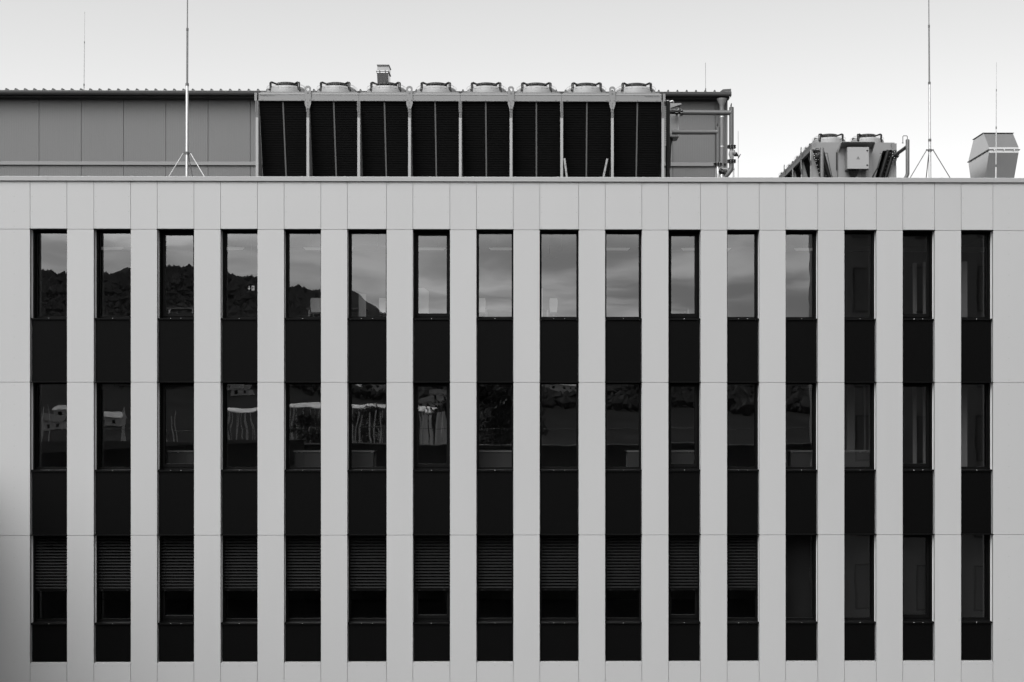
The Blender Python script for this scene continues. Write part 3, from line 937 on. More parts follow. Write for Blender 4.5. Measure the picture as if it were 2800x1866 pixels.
# two loose steel struts leaning by the seventh bay
def strut(p0, p1, Y0, label):
    a = Vector((PX(p0[0], Y0), Y0, PZ(p0[1], Y0))); b = Vector((PX(p1[0], Y0), Y0, PZ(p1[1], Y0)))
    a = b + (a - b) * ((b.z - ROOF) / (b.z - a.z))
    t = thing('steel_strut', label, 'strut', tuple(a), 'steel struts leaning in front of the seventh coil bay')
    d = (b - a).normalized(); n = Vector((d.z, 0, -d.x)) * .022
    m = MB()
    m.add([a - n, a + n, b + n, b - n] + [v + Vector((0, .03, 0)) for v in (a - n, a + n, b + n, b - n)], [(0,1,2,3), (7,6,5,4), (0,4,5,1), (1,5,6,2), (2,6,7,3), (3,7,4,0)])
    m.obj('bar', 'cooler_grey', t)
    s_ = MB()
    for k in range(3):
        c = b + (a - b)*(.12 + .12*k)
        s_.box(c.x - .006, c.x + .006, c.y - .004, c.y, c.z - .02, c.z + .02)
    s_.obj('slot', 'ink', t)
strut((1549.5, 482), (1543.3, 433), 2.45, 'grey steel strut leaning left in front of the seventh coil bay')
strut((1650.5, 482), (1660.5, 433.5), 2.45, 'grey steel strut leaning right beside the last lifting lug')

# ---- the short unit seen end on
YD = 6.2
W2 = PX(2448.5, YD) - PX(2217.5, YD)
zr2 = PZ(392.5, YD, 2330) - ROOF
XD = PX(2448.5, YD)
unit = dry_cooler('dry_cooler', 'short dry cooler seen end on with warning triangle on its cabinet', (XD, YD, ROOF), R(90), 5, 1.30, W2, zr2, 1.75, .27, .435)
# helper: local frame is x = into the picture, y = leftwards
def U(px, Y): return XD - PX(px, Y)          # local y of a picture column on world plane Y
def V(py, Y, px=2330): return PZ(py, Y, px) - ROOF
zb2 = zr2 - .205
ep = MB().prism([(.03, zr2 + .02), (W2 - .03, zr2 + .02), (W2 - .03, zr2 - .17), (W2 - .36, zr2 - .21), (W2 - .36 - .27*1.75, zb2 - 1.75), (.36 + .27*1.75, zb2 - 1.75), (.36, zr2 - .21), (.03, zr2 - .17)], 'x', -.020, -.008)
epo = ep.obj('end_plate', 'cooler_paint', unit)
for yy in (.10, W2 - .10):
    MB().lathe([(.034, 0), (.040, 0), (.040, .006), (.034, .006)], (0, 0, 0), 20, closed=True).obj('knockout_ring', 'divider_grey', epo)
    o = list(epo.children)[-1]
    o.rotation_euler = (0, R(-90), 0); o.location = (-.021, yy, zr2 - .055)
MB().box(-.035, -.021, U(2290, 6.2), U(2288.5, 6.2) + .03, V(467, 6.2), V(418, 6.2)).obj('slot', 'black_metal', epo)
# headers slanting along the coils
def header(y0, y1, z0, z1, r):
    h_ = MB().tube([(-.13, y0, z0), (-.13, y1, z1)], r, 16).obj('header', 'dark_pipe', unit, smooth=True)
    st = MB()
    n = 16
    for k in range(n):
        t_ = (k + .5)/n
        yy, z_ = y0 + (y1 - y0)*t_, z0 + (z1 - z0)*t_
        sgn = -1 if y0 < W2/2 else 1
        st.tube([(-.13, yy + sgn*r*.8, z_), (-.08, yy + sgn*(r + .035), z_), (-.02, yy + sgn*(r + .035), z_)], .008, 6)
    st.obj('tube_bend', 'galvanised', h_, smooth=True)
zt2 = zr2 - .22
for ya, r in ((.07, .05), (.21, .056)):
    header(ya + .02, ya + .30*1.7 + .02, zt2 + (.0 if r > .052 else -.04), zt2 - 1.7, r)
    header(W2 - ya - .03, W2 - ya - .32*1.7 - .03, zt2 - (.0 if r > .052 else .04), zt2 - 1.7, r)
# column plate, canopy and cabinet
MB().box(-.17, -.022, U(2384, 6.05), U(2292, 6.05), .12, V(406, 6.05)).obj('column_plate', 'cooler_paint', unit)
c0, c1 = U(2384, 6.05), U(2292, 6.05)
zc0, zc1 = V(407, 6.05), V(407, 6.05) + .045
cv = MB()
cv.add([(-.172, c0, zc0), (-.172, c1, zc0), (-.52, c1, zc1 + .06), (-.52, c0, zc1 + .06), (-.172, c0, zc0 + .012), (-.172, c1, zc0 + .012), (-.52, c1, zc1 + .072), (-.52, c0, zc1 + .072)],
       [(0,1,2,3), (7,6,5,4), (0,4,5,1), (1,5,6,2), (2,6,7,3), (3,7,4,0)])
for y_ in (c0 - .001, c1 - .011):
    cv.prism([(-.172, zc0 - .11), (-.172, zc0), (-.52, zc1 + .06), (-.52, zc1 + .03)], 'y', y_, y_ + .012)
cv.obj('canopy', 'cooler_grey', unit)
Yf = 5.72
k0, k1 = U(2376.2, Yf), U(2316.8, Yf)
q0, q1 = V(462, Yf), V(402.3, Yf)
cab = MB().box(Yf - YD + .012, -.172, k0, k1, q0, q1).obj('cabinet', 'cooler_paint', unit)
MB().box(Yf - YD, Yf - YD + .010, k0 + .004, k1 - .004, q0 + .004, q1 - .004).obj('door', 'post_white', cab)
for pz in (412.1, 451.9):
    yy, z_ = U(2370.8, Yf), V(pz, Yf)
    h_ = MB().lathe([(.020, 0), (.020, .008), (.012, .016), (0, .018)], (0, 0, 0), 14)
    h_.box(-.008, .008, -.028, .006, .008, .022)
    ho = h_.obj('door_lock', 'black_metal', cab)
    ho.rotation_euler = (0, R(-90), 0); ho.location = (Yf - YD - .001, yy, z_)
# warning triangle with its bolt
ty, tz0, tz1, thw = U(2346.5, Yf), V(436, Yf), V(427.5, Yf), .047
def tri(s, x0, x1, m, name):
    cyy, czz = ty, (tz0*2 + tz1)/3
    pts = [(ty - thw, tz0), (ty + thw, tz0), (ty, tz1)]
    pts = [(cyy + (p[0]-cyy)*s, czz + (p[1]-czz)*s) for p in pts]
    return MB().prism(pts, 'x', x0, x1).obj(name, m, cab)
tri(1.0, Yf - YD - .002, Yf - YD - .0005, 'ink', 'warning_triangle')
tri(.74, Yf - YD - .004, Yf - YD - .0022, 'cooler_paint', 'warning_triangle_field')
hz = tz1 - tz0
MB().prism([(ty - .004, tz0 + hz*.66), (ty + .008, tz0 + hz*.66), (ty - .001, tz0 + hz*.42), (ty - .009, tz0 + hz*.40), (ty + .003, tz0 + hz*.14), (ty + .001, tz0 + hz*.34), (ty + .010, tz0 + hz*.36)], 'x', Yf - YD - .006, Yf - YD - .0042).obj('warning_bolt', 'ink', cab)
cbl = MB()
random.seed(3)
for k in range(11):
    yy = k1 - .06 - k*.026
    cbl.tube([(-.38 + .02*(k % 3), yy, q0 + .01), (-.38, yy - .01, q0 - .05), (-.30, (yy + k1 - .2)/2, q0 - .18 - .02*random.random()), (-.28, (yy*.3 + (k1 - .22)*.7), .25)], .010, 6)
for k in range(5):
    yy = k0 + .05 + k*.028
    cbl.tube([(-.38, yy, q0 + .01), (-.36, yy + .005, q0 - .10), (-.30, yy + .012*(k - 2), .25)], .007, 6)
cbl.obj('cable', 'black_metal', cab, smooth=True)
hs = MB()
for k in range(2):
    hs.tube([(-.16, U(2404, 6.1), V(421, 6.1)), (-.2, U(2409 + k, 6.1), V(421.5, 6.1)), (-.18, U(2408.5 - 3*k, 6.1), V(430, 6.1)), (-.14, U(2400 - 2*k, 6.1), V(460, 6.1)), (-.1, U(2388 - 2*k, 6.1), V(482, 6.1)), (-.06, U(2384, 6.1), V(492, 6.1))], .008, 6)
hs.tube([(-.16, U(2254, 6.1), V(421, 6.1)), (-.2, U(2261, 6.1), V(421.5, 6.1)), (-.18, U(2262, 6.1), V(430, 6.1)), (-.14, U(2270, 6.1), V(466, 6.1)), (-.1, U(2276, 6.1), V(486, 6.1))], .008, 6)
hs.obj('hose', 'black_metal', unit, smooth=True)

# ================================================================== PIPEWORK
def flange(root, c, axis, r, th=.022, gap=.012, n=24, name='flange'):
    """a bolted pair of flanges"""
    m = MB()
    for s_ in (-1, 1):
        m.lathe([(r*.5, s_*gap - th*(s_ < 0)), (r, s_*gap - th*(s_ < 0)), (r, s_*gap + th*(s_ > 0)), (r*.5, s_*gap + th*(s_ > 0))], (0, 0, 0), n)
    m.lathe([(r*.55, -gap), (r*.9, -gap), (r*.9, gap), (r*.55, gap)], (0, 0, 0), n)
    fo = m.obj(name, 'dark_pipe', root, smooth=True, local=True)
    b = MB()
    for k in range(8):
        a = 2*math.pi*(k + .5)/8
        b.lathe([(.011, -th*2.1), (.011, th*2.1), (.0, th*2.2)], (r*.82*math.cos(a), r*.82*math.sin(a), 0), 6)
    b.obj('flange_bolt', 'galvanised', fo, local=True)
    base = BASE[root.name]
    fo.location = (c[0]-base[0], c[1]-base[1], c[2]-base[2])
    fo.rotation_euler = {'z': (0, 0, 0), 'x': (0, R(90), 0), 'y': (R(90), 0, 0)}[axis]
    return fo
Yq = 3.9
def Q(px, py, Y=Yq): return (PX(px, Y), Y, PZ(py, Y, px))
pr = .063
upper = thing('cooling_pipe', 'tall grey insulated pipe with flanges and valve handwheel against the sky', 'pipe', (PX(2000, Yq), Yq, ROOF), 'insulated pipes at the end of the long dry cooler')
a, b = Q(1866, 308), Q(2000, 309)
MB().tube([a, (b[0] - .03, Yq, b[2])], pr, 20).obj('horizontal_pipe', 'pipe_grey', upper, smooth=True)
MB().tube([Q(2000, 295), Q(2000, 293.6)], [pr, pr*.8], 20).obj('pipe_cap', 'pipe_grey', upper, smooth=True)
MB().tube([Q(2000, 399), Q(2000, 340), Q(2000, 294.8)], pr*.95, 20).obj('riser', 'pipe_grey', upper, smooth=True)
MB().tube([Q(1994.5, 309), Q(1998, 309)], [pr*1.0, pr*1.18], 20).obj('tee_collar', 'pipe_grey', upper, smooth=True)
MB().tube([Q(1999, 294), Q(1999, 289), Q(2000, 283.5), Q(1999.5, 282.6)], [.014, .018, .012, .004], 8).obj('air_vent', 'dark_pipe', upper, smooth=True)
for cx_ in (1850, 1863): flange(upper, Q(cx_, 307), 'x', .105, .015, .012)
MB().tube([Q(1829, 307), Q(1866, 307)], .052, 18).obj('stub_pipe', 'dark_pipe', upper, smooth=True)
flange(upper, Q(2000.5, 402), 'z', .112)
flange(upper, Q(2000.5, 441.5), 'z', .112)
MB().tube([Q(2000, 404), Q(2000, 413), Q(1999, 422), Q(2000.5, 430), Q(2000.5, 440)], [.046, .050, .066, .056, .048], 16).obj('valve_body', 'valve_grey', upper, smooth=True)
vd = Vector((250, 0, -140)).normalized()
v0 = Vector(Q(2001.5, 417))
MB().tube([v0 - vd*.01, v0 + vd*.045, v0 + vd*.05, v0 + vd*.10], [.085, .085, .06, .052], 16).obj('valve_bonnet', 'valve_grey', upper, smooth=True)
hw = MB().tube([v0 + vd*.09, v0 + vd*.13, v0 + vd*.14, v0 + vd*.175, v0 + vd*.18, v0 + vd*.21], [.058, .056, .034, .030, .012, .012], 12).obj('valve_stem', 'black_metal', upper, smooth=True)
wc = v0 + vd*.215
wn = Vector((vd.z, 0, -vd.x)); wm = Vector((0, 1, 0))
MB().tube([wc + (wn*math.cos(2*math.pi*k/20) + wm*math.sin(2*math.pi*k/20))*.058 for k in range(21)], .010, 8, caps=False).obj('handwheel', 'black_metal', hw, smooth=True)
MB().tube([wc - wn*.055, wc + wn*.055], .007, 6).obj('wheel_spoke', 'black_metal', hw, smooth=True)
MB().tube([Q(2000, 443), Q(2000, 458), Q(1997.5, 466), Q(1991, 475), Q(1979, 488), Q(1965, 503)], pr*.98, 20).obj('elbow_pipe', 'pipe_grey', upper, smooth=True)

lower = thing('cooling_pipe', 'lower grey insulated pipe turning down in front of the plant room', 'pipe', (PX(1963, Yq), Yq, ROOF), 'insulated pipes at the end of the long dry cooler')
MB().tube([Q(1838, 362), (PX(1963, Yq) - .03, Yq, Q(1963, 362)[2])], pr*.97, 20).obj('horizontal_pipe', 'pipe_grey', lower, smooth=True)
MB().tube([Q(1963, 448), Q(1963, 380), Q(1963, 348.6), Q(1963, 347.5)], [pr*.98, pr*.98, pr*.98, pr*.8], 20).obj('riser', 'pipe_grey', lower, smooth=True)
MB().tube([Q(1957.5, 362), Q(1961, 362)], [pr, pr*1.18], 20).obj('tee_collar', 'pipe_grey', lower, smooth=True)
MB().tube([Q(1961.5, 347.5), Q(1961.5, 343), Q(1962.5, 338.5), Q(1962, 337.6)], [.014, .018, .012, .004], 8).obj('air_vent', 'dark_pipe', lower, smooth=True)
flange(lower, Q(1963, 450.4), 'z', .112)
MB().tube([Q(1962, 452), Q(1962, 460), Q(1963, 468), Q(1963, 480), Q(1963, 495)], [.044, .046, .062, .055, .047], 16).obj('valve_body', 'galvanised', lower, smooth=True)
v1 = Vector(Q(1968, 468)); vd1 = Vector((.75, -.35, -.35)).normalized()
MB().tube([v1, v1 + vd1*.05, v1 + vd1*.055, v1 + vd1*.12, v1 + vd1*.13, v1 + vd1*.17], [.08, .08, .058, .05, .03, .012], 14).obj('valve_bonnet', 'black_metal', lower, smooth=True)
wc = v1 + vd1*.17; wn = vd1.orthogonal().normalized(); wm = vd1.cross(wn)
MB().tube([wc + (wn*math.cos(2*math.pi*k/18) + wm*math.sin(2*math.pi*k/18))*.062 for k in range(19)], .010, 8, caps=False).obj('handwheel', 'black_metal', lower, smooth=True)
MB().tube([Q(1973, 478), Q(1973.5, 500)], [.05, .056], 14).obj('drain_pipe', 'galvanised', lower, smooth=True)
frame = thing('pipe_support', 'galvanised steel frame holding the two pipes above the roof', 'pipe support', (PX(1980, 4.5), 4.5, ROOF))
MB().box(PX(1956, 4.5), PX(2008, 4.5), 4.42, 4.46, PZ(463, 4.5), PZ(460, 4.5)).obj('cross_bar', 'galvanised', frame)
for p in (1957.5, 2005.8):
    MB().box(PX(p, 4.5) - .02, PX(p, 4.5) + .02, 4.465, 4.505, ROOF, PZ(459.5, 4.5)).obj('leg', 'galvanised', frame)

ra = thing('riser_pipe', 'grey insulated riser with a bent vent tube at the right of the short cooler', 'pipe', (PX(2481.6, 4.8), 4.8, ROOF), 'riser pipes of the short dry cooler')
xa = PX(2481.6, 4.8); za = lambda py: PZ(py, 4.8, 2480)
MB().tube([(xa - .55, 4.8, za(484) - .55), (xa - .12, 4.8, za(484) - .12), (xa - .03, 4.8, za(484)), (xa, 4.8, za(476)), (xa, 4.8, za(384)), (xa, 4.8, za(382))], [.05, .05, .05, .05, .05, .042], 20).obj('riser', 'pipe_grey', ra, smooth=True)
MB().tube([(xa, 4.8, za(400)), (xa, 5.4, za(400)), (xa - .01, 6.0, za(400))], .047, 18).obj('branch_pipe', 'pipe_grey', ra, smooth=True)
flange(ra, (xa - .01, 5.98, za(400)), 'y', .105)
MB().tube([(xa - .01, 6.0, za(400)), (xa - .06, 6.10, za(401))], .047, 18).obj('stub_pipe', 'dark_pipe', ra, smooth=True)
MB().tube([(xa - .005, 4.8, za(382.5)), (xa - .005, 4.8, za(374)), (xa - .02, 4.8, za(372)), (xa - .11, 4.8, za(372)), (xa - .125, 4.8, za(374)), (xa - .125, 4.8, za(392))], .009, 8).obj('vent_tube', 'dark_pipe', ra, smooth=True)
MB().tube([(xa - .15, 4.8, za(391.5)), (xa - .105, 4.8, za(391.8))], .009, 6).obj('vent_valve', 'dark_pipe', ra, smooth=True)
rb_ = thing('riser_pipe', 'grey insulated riser in front of the left coils of the short cooler', 'pipe', (PX(2247.5, 5.4), 5.4, ROOF), 'riser pipes of the short dry cooler')
xb = PX(2247.5, 5.4); zb_ = lambda py: PZ(py, 5.4, 2247)
MB().tube([(xb, 5.4, ROOF + .05), (xb, 5.4, zb_(406)), (xb, 5.4, zb_(404.5))], [.053, .053, .044], 20).obj('riser', 'pipe_grey', rb_, smooth=True)
MB().tube([(xb, 5.4, zb_(418)), (xb, 5.75, zb_(418)), (xb - .01, 6.02, zb_(418))], .047, 18).obj('branch_pipe', 'pipe_grey', rb_, smooth=True)
flange(rb_, (xb - .01, 6.0, zb_(418)), 'y', .10)
MB().tube([(xb - .06, 5.95, zb_(414)), (xb - .06, 5.95, zb_(397)), (xb - .05, 5.95, zb_(395.5)), (xb + .03, 5.95, zb_(395.5)), (xb + .04, 5.95, zb_(399))], .009, 8).obj('vent_tube', 'dark_pipe', rb_, smooth=True)

# ================================================================== EXHAUST DUCTS
def duct(label, x0, x1, prof, seam_z, m, cap=.03, band='galvanised'):
    """folded sheet duct: prof is the side view (Y, z), closed; a bolted flange runs round it at seam_z"""
    ys = [p[0] for p in prof]; zs = [p[1] for p in prof]
    t = thing('exhaust_duct', label, 'duct', ((x0+x1)/2, (min(ys)+max(ys))/2, min(zs)), 'sheet steel exhaust ducts on the roofs')
    MB().prism(prof, 'x', x0, x1).obj('duct_body', m, t)
    def yat(z):
        c = []
        for i in range(len(prof)):
            p, q = prof[i], prof[(i+1) % len(prof)]
            if (p[1]-z)*(q[1]-z) <= 0 and abs(p[1]-q[1]) > 1e-6: c.append(p[0] + (q[0]-p[0])*(z-p[1])/(q[1]-p[1]))
        return min(c), max(c)
    ya, yb = yat(seam_z)
    e = cap
    f = MB()
    f.box(x0 - e, x1 + e, ya - e, ya - .001, seam_z - .011, seam_z + .011); f.box(x0 - e, x1 + e, yb + .001, yb + e, seam_z - .011, seam_z + .011)
    f.box(x0 - e, x0 - .001, ya, yb, seam_z - .011, seam_z + .011); f.box(x1 + .001, x1 + e, ya, yb, seam_z - .011, seam_z + .011)
    fo = f.obj('seam_flange', 'divider_grey', t)
    b = MB()
    n = max(2, int((x1-x0)/.2))
    for k in range(n):
        x = x0 + (x1-x0)*(k + .5)/n
        b.box(x - .016, x + .016, ya - e - .012, ya - .002, seam_z - .028, seam_z + .020)
    n = max(2, int((yb-ya)/.3))
    for k in range(n):
        y = ya + (yb-ya)*(k + .5)/n
        for xx in (x0 - e*.6, x1 + e*.6): b.box(xx - .012, xx + .012, y - .02, y + .02, seam_z - .026, seam_z + .018)
    b.obj('flange_clamp', band, fo)
    zt = max(zs); yt = yat(zt - .001)
    c = MB()
    c.box(x0 - e*.8, x1 + e*.8, yt[0] - e*.8, yt[1] + e*.8, zt - .004, zt + .010)
    c.obj('top_flange', 'divider_grey', t)
    MB().box(x0 - .003, x1 + .003, yt[0] - .004, yt[0] + .01, zt - .045, zt - .005).obj('top_band', band, t)
    return t
x0, x1 = PX(2704.3, 4.5), PX(2785.3, 4.5)
zl = PZ(487, 4.82, 2700)
duct('large angular steel exhaust duct beside the thin rod at far right', x0, x1,
     [(4.93, PZ(364.5, 4.93, 2690)), (4.5, PZ(403, 4.5, 2700)), (4.5, PZ(418, 4.5, 2700)), (4.82, zl), (4.86, ROOF + .02), (5.88, ROOF + .02), (5.92, zl), (6.16, PZ(418, 4.5, 2700)), (6.16, PZ(403, 4.5, 2700)), (5.75, PZ(364.5, 4.93, 2690))],
     PZ(410, 4.5, 2700), 'duct_steel')
YH = 9.6
x0, x1 = PX(1030.7, YH), PX(1061.5, YH)
z_ = lambda py: PZ(py, YH, 1045)
duct('narrow steel exhaust duct rising behind the third fan', x0, x1,
     [(YH + .12, z_(175.5)), (YH + .12, z_(179)), (YH, z_(193)), (YH, z_(199)), (YH + .14, z_(228)), (YH + .16, z_(270)), (YH + .66, z_(270)), (YH + .66, z_(228)), (YH + .56, z_(199)), (YH + .56, z_(193)), (YH + .66, z_(179)), (YH + .66, z_(175.5))],
     z_(195.5), 'flue_steel', .022, 'divider_grey')

# ================================================================== LIGHTNING RODS
def rod(name, label, px_bot, px_top, Y, pys, radii, zfoot, tripod=None, m='galvanised', up='rod_grey', nlow=1, leg='rod_grey'):
    """telescoping rod: pys are the rows where it steps, from the bottom up"""
    xb = PX(px_bot, Y)
    zb0, zt0 = PZ(pys[0], Y, px_bot), PZ(pys[-1], Y, px_bot)
    xt = PX(px_top, Y)
    def X_at(z): return xb + (xt - xb)*(z - zb0)/(zt0 - zb0)
    t = thing(name, label, 'lightning rod', (X_at(zfoot), Y, zfoot), 'lightning rods on the roofs')
    zs = [zfoot] + [PZ(p, Y, px_bot) for p in pys[1:]]
    for k in range(len(radii)):
        s_ = MB().tube([(X_at(zs[k]), Y, zs[k]), (X_at(zs[k+1]), Y, zs[k+1])], radii[k], 12).obj('rod_section', m if k < nlow else up, t, smooth=True)
        if k < len(radii) - 1:
            MB().tube([(X_at(zs[k+1]) , Y, zs[k+1] - .05), (X_at(zs[k+1]), Y, zs[k+1] + .012)], radii[k]*1.18, 12).obj('joint_sleeve', 'divider_grey', s_, smooth=True)
    if tripod:
        zc = PZ(tripod, Y, px_bot)
        xc = X_at(zc)
        c = MB().tube([(xc, Y, zc - .03), (xc, Y, zc + .03)], radii[0]*1.45, 12)
        for a in TRI_A:
            c.tube([(xc, Y, zc), (xc + .09*math.cos(a), Y + .09*math.sin(a), zc + .015)], .016, 6)
        c.obj('collar', 'divider_grey', t)
        hgt = zc - zfoot
        for a in TRI_A:
            MB().tube([(xc + .085*math.cos(a), Y + .085*math.sin(a), zc), (xc + (.085 + hgt*.60)*math.cos(a), Y + (.085 + hgt*.60)*math.sin(a), zfoot)], .012, 8).obj('leg', leg, t, smooth=True)
    else:
        MB().lathe([(.16, 0), (.16, .05), (.05, .08), (.02, .09)], (X_at(zfoot), Y, zfoot), 16).obj('rod_base', 'concrete', t, smooth=True)
    return t
TRI_A = (R(183), R(-3), R(85))
rod('lightning_rod', 'tall lightning rod on a tripod in front of the plant room wall', 510.8, 512.8, 1.3, [482, 230, 79, -60], [.034, .024, .014], ROOF, 419.7, leg='galvanised')
rod('lightning_rod', 'tall lightning rod on a tripod between short cooler and steel duct', 2543, 2539.2, 1.3, [486, 382, 226, 70, -60], [.031, .026, .019, .012], ROOF, 412, nlow=2)
rod('lightning_rod', 'thin lightning rod rising from the plant room roof at left', 229.5, 231.7, 11.0, [256, 231, 115, 33], [.016, .010, .005], PZ(256, 11.0, 230) - .15, m='rod_pale', up='rod_pale')
rod('lightning_rod', 'short thin lightning rod above the right end of the plant room roof', 1929.5, 1929, 11.0, [262, 243, 172], [.014, .006], PZ(262, 11.0, 1930) - .15, m='rod_grey')
rod('lightning_rod', 'thin stepped lightning rod standing in front of the steel exhaust duct', 2723.2, 2724.8, 2.2, [487, 452, 348, 245, 171], [.020, .012, .008, .004], ROOF, nlow=2, up='rod_pale')
rod('lightning_rod', 'very thin lightning rod against the sky right of the valve handwheel', 2018.4, 2018.4, 8.6, [487, 440, 359], [.007, .005], ROOF, m='rod_grey')

# ================================================================== OPPOSITE SIDE: what the windows mirror
random.seed(11)
ter = thing('terrace_building', 'dark clad building with roof terrace opposite, mirrored in the windows', 'building', (-10, -38, 0))
ZTF = ZC - 1.62
MB().box(-46, 12.45, -46, -29.75, 0, ZTF).obj('body', 'dark_clad', ter)
MB().box(-46, 12.45, -29.74, -29.45, 0, ZC - 1.06).obj('parapet', 'dark_clad', ter)
MB().box(-46, 12.45, -29.80, -29.40, ZC - 1.055, ZC - 1.0).obj('parapet_cap', 'tower_clad', ter)
rl = MB().tube([(-46, -29.6, ZC - .30), (12.4, -29.6, ZC - .30)], .014, 8).obj('handrail', 'rod_grey', ter, smooth=True)
for k in range(40):
    x = -45 + k*1.45 + .6
    MB().tube([(x, -29.6, ZC - 1.0), (x, -29.6, ZC - .31)], .009, 6).obj('rail_post', 'rod_grey', ter)
for k in range(22):
    for z0 in (1.2, 4.6):
        x = -44.5 + k*2.6
        f = MB().box(x, x + 1.3, -29.445, -29.41, z0, z0 + 1.7).obj('window', 'divider_grey', ter)
        MB().box(x + .07, x + 1.23, -29.409, -29.405, z0 + .07, z0 + 1.63).obj('pane', 'black_frame', f)
wing = thing('shading_wing', 'low dark clad wing just left of the picture, added to shade the facade', 'building', (-17, -9, 0))  # unseen wing, added dark to keep light off the lower-left facade
MB().box(-22, -12.95, -18, -0.06, 0, ZC - .85).obj('body', 'dark_clad', wing)
MB().box(-22.03, -12.92, -18.03, -0.05, ZC - .845, ZC - .80).obj('roof_edge', 'dark_clad', wing)
wing2 = thing('shading_wing', 'low dark clad block added forward of the low wing for its shade', 'building', (-16, -14, 0))  # second unseen block, added to cut light from the left front
MB().box(-24, -10.4, -28, -18.2, 0, ZC - .85).obj('body', 'dark_clad', wing2)
MB().box(-24.05, -10.35, -28.05, -18.15, ZC - .845, ZC - .80).obj('roof_edge', 'dark_clad', wing2)
tw = thing('tower_block', 'tall dark block beside the terrace, mirrored in the right-hand windows', 'building', (22, -33, 0))
MB().box(13.75, 34, -36, -29.6, 0, ZC + 13).obj('body', 'tower_clad', tw)
for k in range(6):
    for q in range(7):
        x, z0 = 14.4 + q*2.8, .9 + k*3.4
        f = MB().box(x, x + 1.7, -29.595, -29.56, z0, z0 + 2.1).obj('window', 'divider_grey', tw)
        MB().box(x + .08, x + 1.62, -29.559, -29.555, z0 + .08, z0 + 2.02).obj('pane', 'cooler_grey', f)

# hills: a wooded ridge high on the left, falling to the right, and a ridge beyond with haze painted into its tone
def lerp_table(tab, x):
    if x <= tab[0][0]: return tab[0][1]
    for (x0, y0), (x1, y1) in zip(tab[:-1], tab[1:]):
        if x <= x1: return y0 + (y1-y0)*(x-x0)/(x1-x0)
    return tab[-1][1]
# skyline rows (picture rows seen in the panes) by picture column
SKY1 = [(-2500, 860), (-1000, 800), (-300, 770), (60, 742), (180, 736), (260, 744), (360, 742), (430, 722), (530, 718), (605, 746), (705, 762), (780, 786), (880, 792), (955, 818), (1000, 838), (1060, 850), (1130, 868), (1300, 905), (1500, 950), (1900, 985), (2600, 990), (5000, 940)]
SKY2 = [(-2500, 900), (300, 760), (480, 735), (610, 736), (660, 752), (780, 770), (830, 785), (880, 782), (955, 795), (1000, 815), (1057, 842), (1130, 850), (1180, 846), (1260, 872), (1500, 905), (2600, 950), (5000, 900)]
def ridge(name, tab, dist, base_z, near, m, step, amp, back=250):
    pth = D0 + .8 + dist
    xs = [-700 + step*k for k in range(int(1400/step) + 1)]
    rows = [(near + (dist - near)*t) for t in (0, .12, .26, .42, .58, .74, .88, 1.0)] + [dist + back*.4, dist + back]
    vs, fs = [], []
    for j, d in enumerate(rows):
        for x in xs:
            px = 1472 + FPX*x*(dist/d if d <= dist else 1)**0/pth
            top = ZC + pth*(1155 - lerp_table(tab, px))/FPX - 4
            t = min(1, max(0, (d - near)/(dist - near)))
            s = t**2.1
            z = base_z + (top - base_z)*s if d <= dist else top - (top + 20)*min(1, (d - dist)/back)
            z += amp*noise.noise(Vector((x*.018, d*.018, 3.1)))*(.25 + t)
            vs.append((x, -d, z))
    n = len(xs)
    for j in range(len(rows) - 1):
        for i in range(n - 1):
            fs.append((j*n+i, j*n+i+1, (j+1)*n+i+1, (j+1)*n+i))
    o = MB().add(vs, fs).obj(name, m, None, smooth=True)
    structure(o)
    return vs, n, rows
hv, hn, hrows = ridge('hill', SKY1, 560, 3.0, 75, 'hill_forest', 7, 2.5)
ridge('far_hills', SKY2, 1150, 0.0, 900, 'hazed_ridge', 9, 10)
def hill_z(x, d):
    i = min(hn - 2, max(0, int((x + 700)/7)))
    for j in range(len(hrows) - 1):
        if hrows[j] <= d <= hrows[j+1]:
            t = (d - hrows[j])/(hrows[j+1] - hrows[j])
            return hv[j*hn+i][2]*(1-t) + hv[(j+1)*hn+i][2]*t
    return 0
fo = MB()
for k in range(30000):
    d = random.choice((random.uniform(330, 566), random.uniform(520, 566)))
    x = random.uniform(-300, 200)
    z = hill_z(x, d)
    h = random.choice((random.uniform(1.4, 2.8), random.uniform(1.4, 2.8), random.uniform(2, 4.6))); r = h*random.uniform(.38, .55)
    a0 = random.random()*6
    ring = [(x + r*random.uniform(.7, 1.2)*math.cos(a0 + q*1.2566), -d + r*math.sin(a0 + q*1.2566), z + h*random.uniform(.35, .7)) for q in range(5)]
    fo.add(ring + [(x + random.uniform(-.5, .5), -d, z + h), (x, -d, z - .5)], [(q, (q+1) % 5, 5) for q in range(5)] + [((q+1) % 5, q, 6) for q in range(5)])
stuff(fo.obj('far_wood', 'forest_dark'))

def at(px, py, d):
    pth = D0 + .8 + d
    return (pth*(px - 1472)/FPX, -d, ZC + pth*(1155 - py)/FPX)
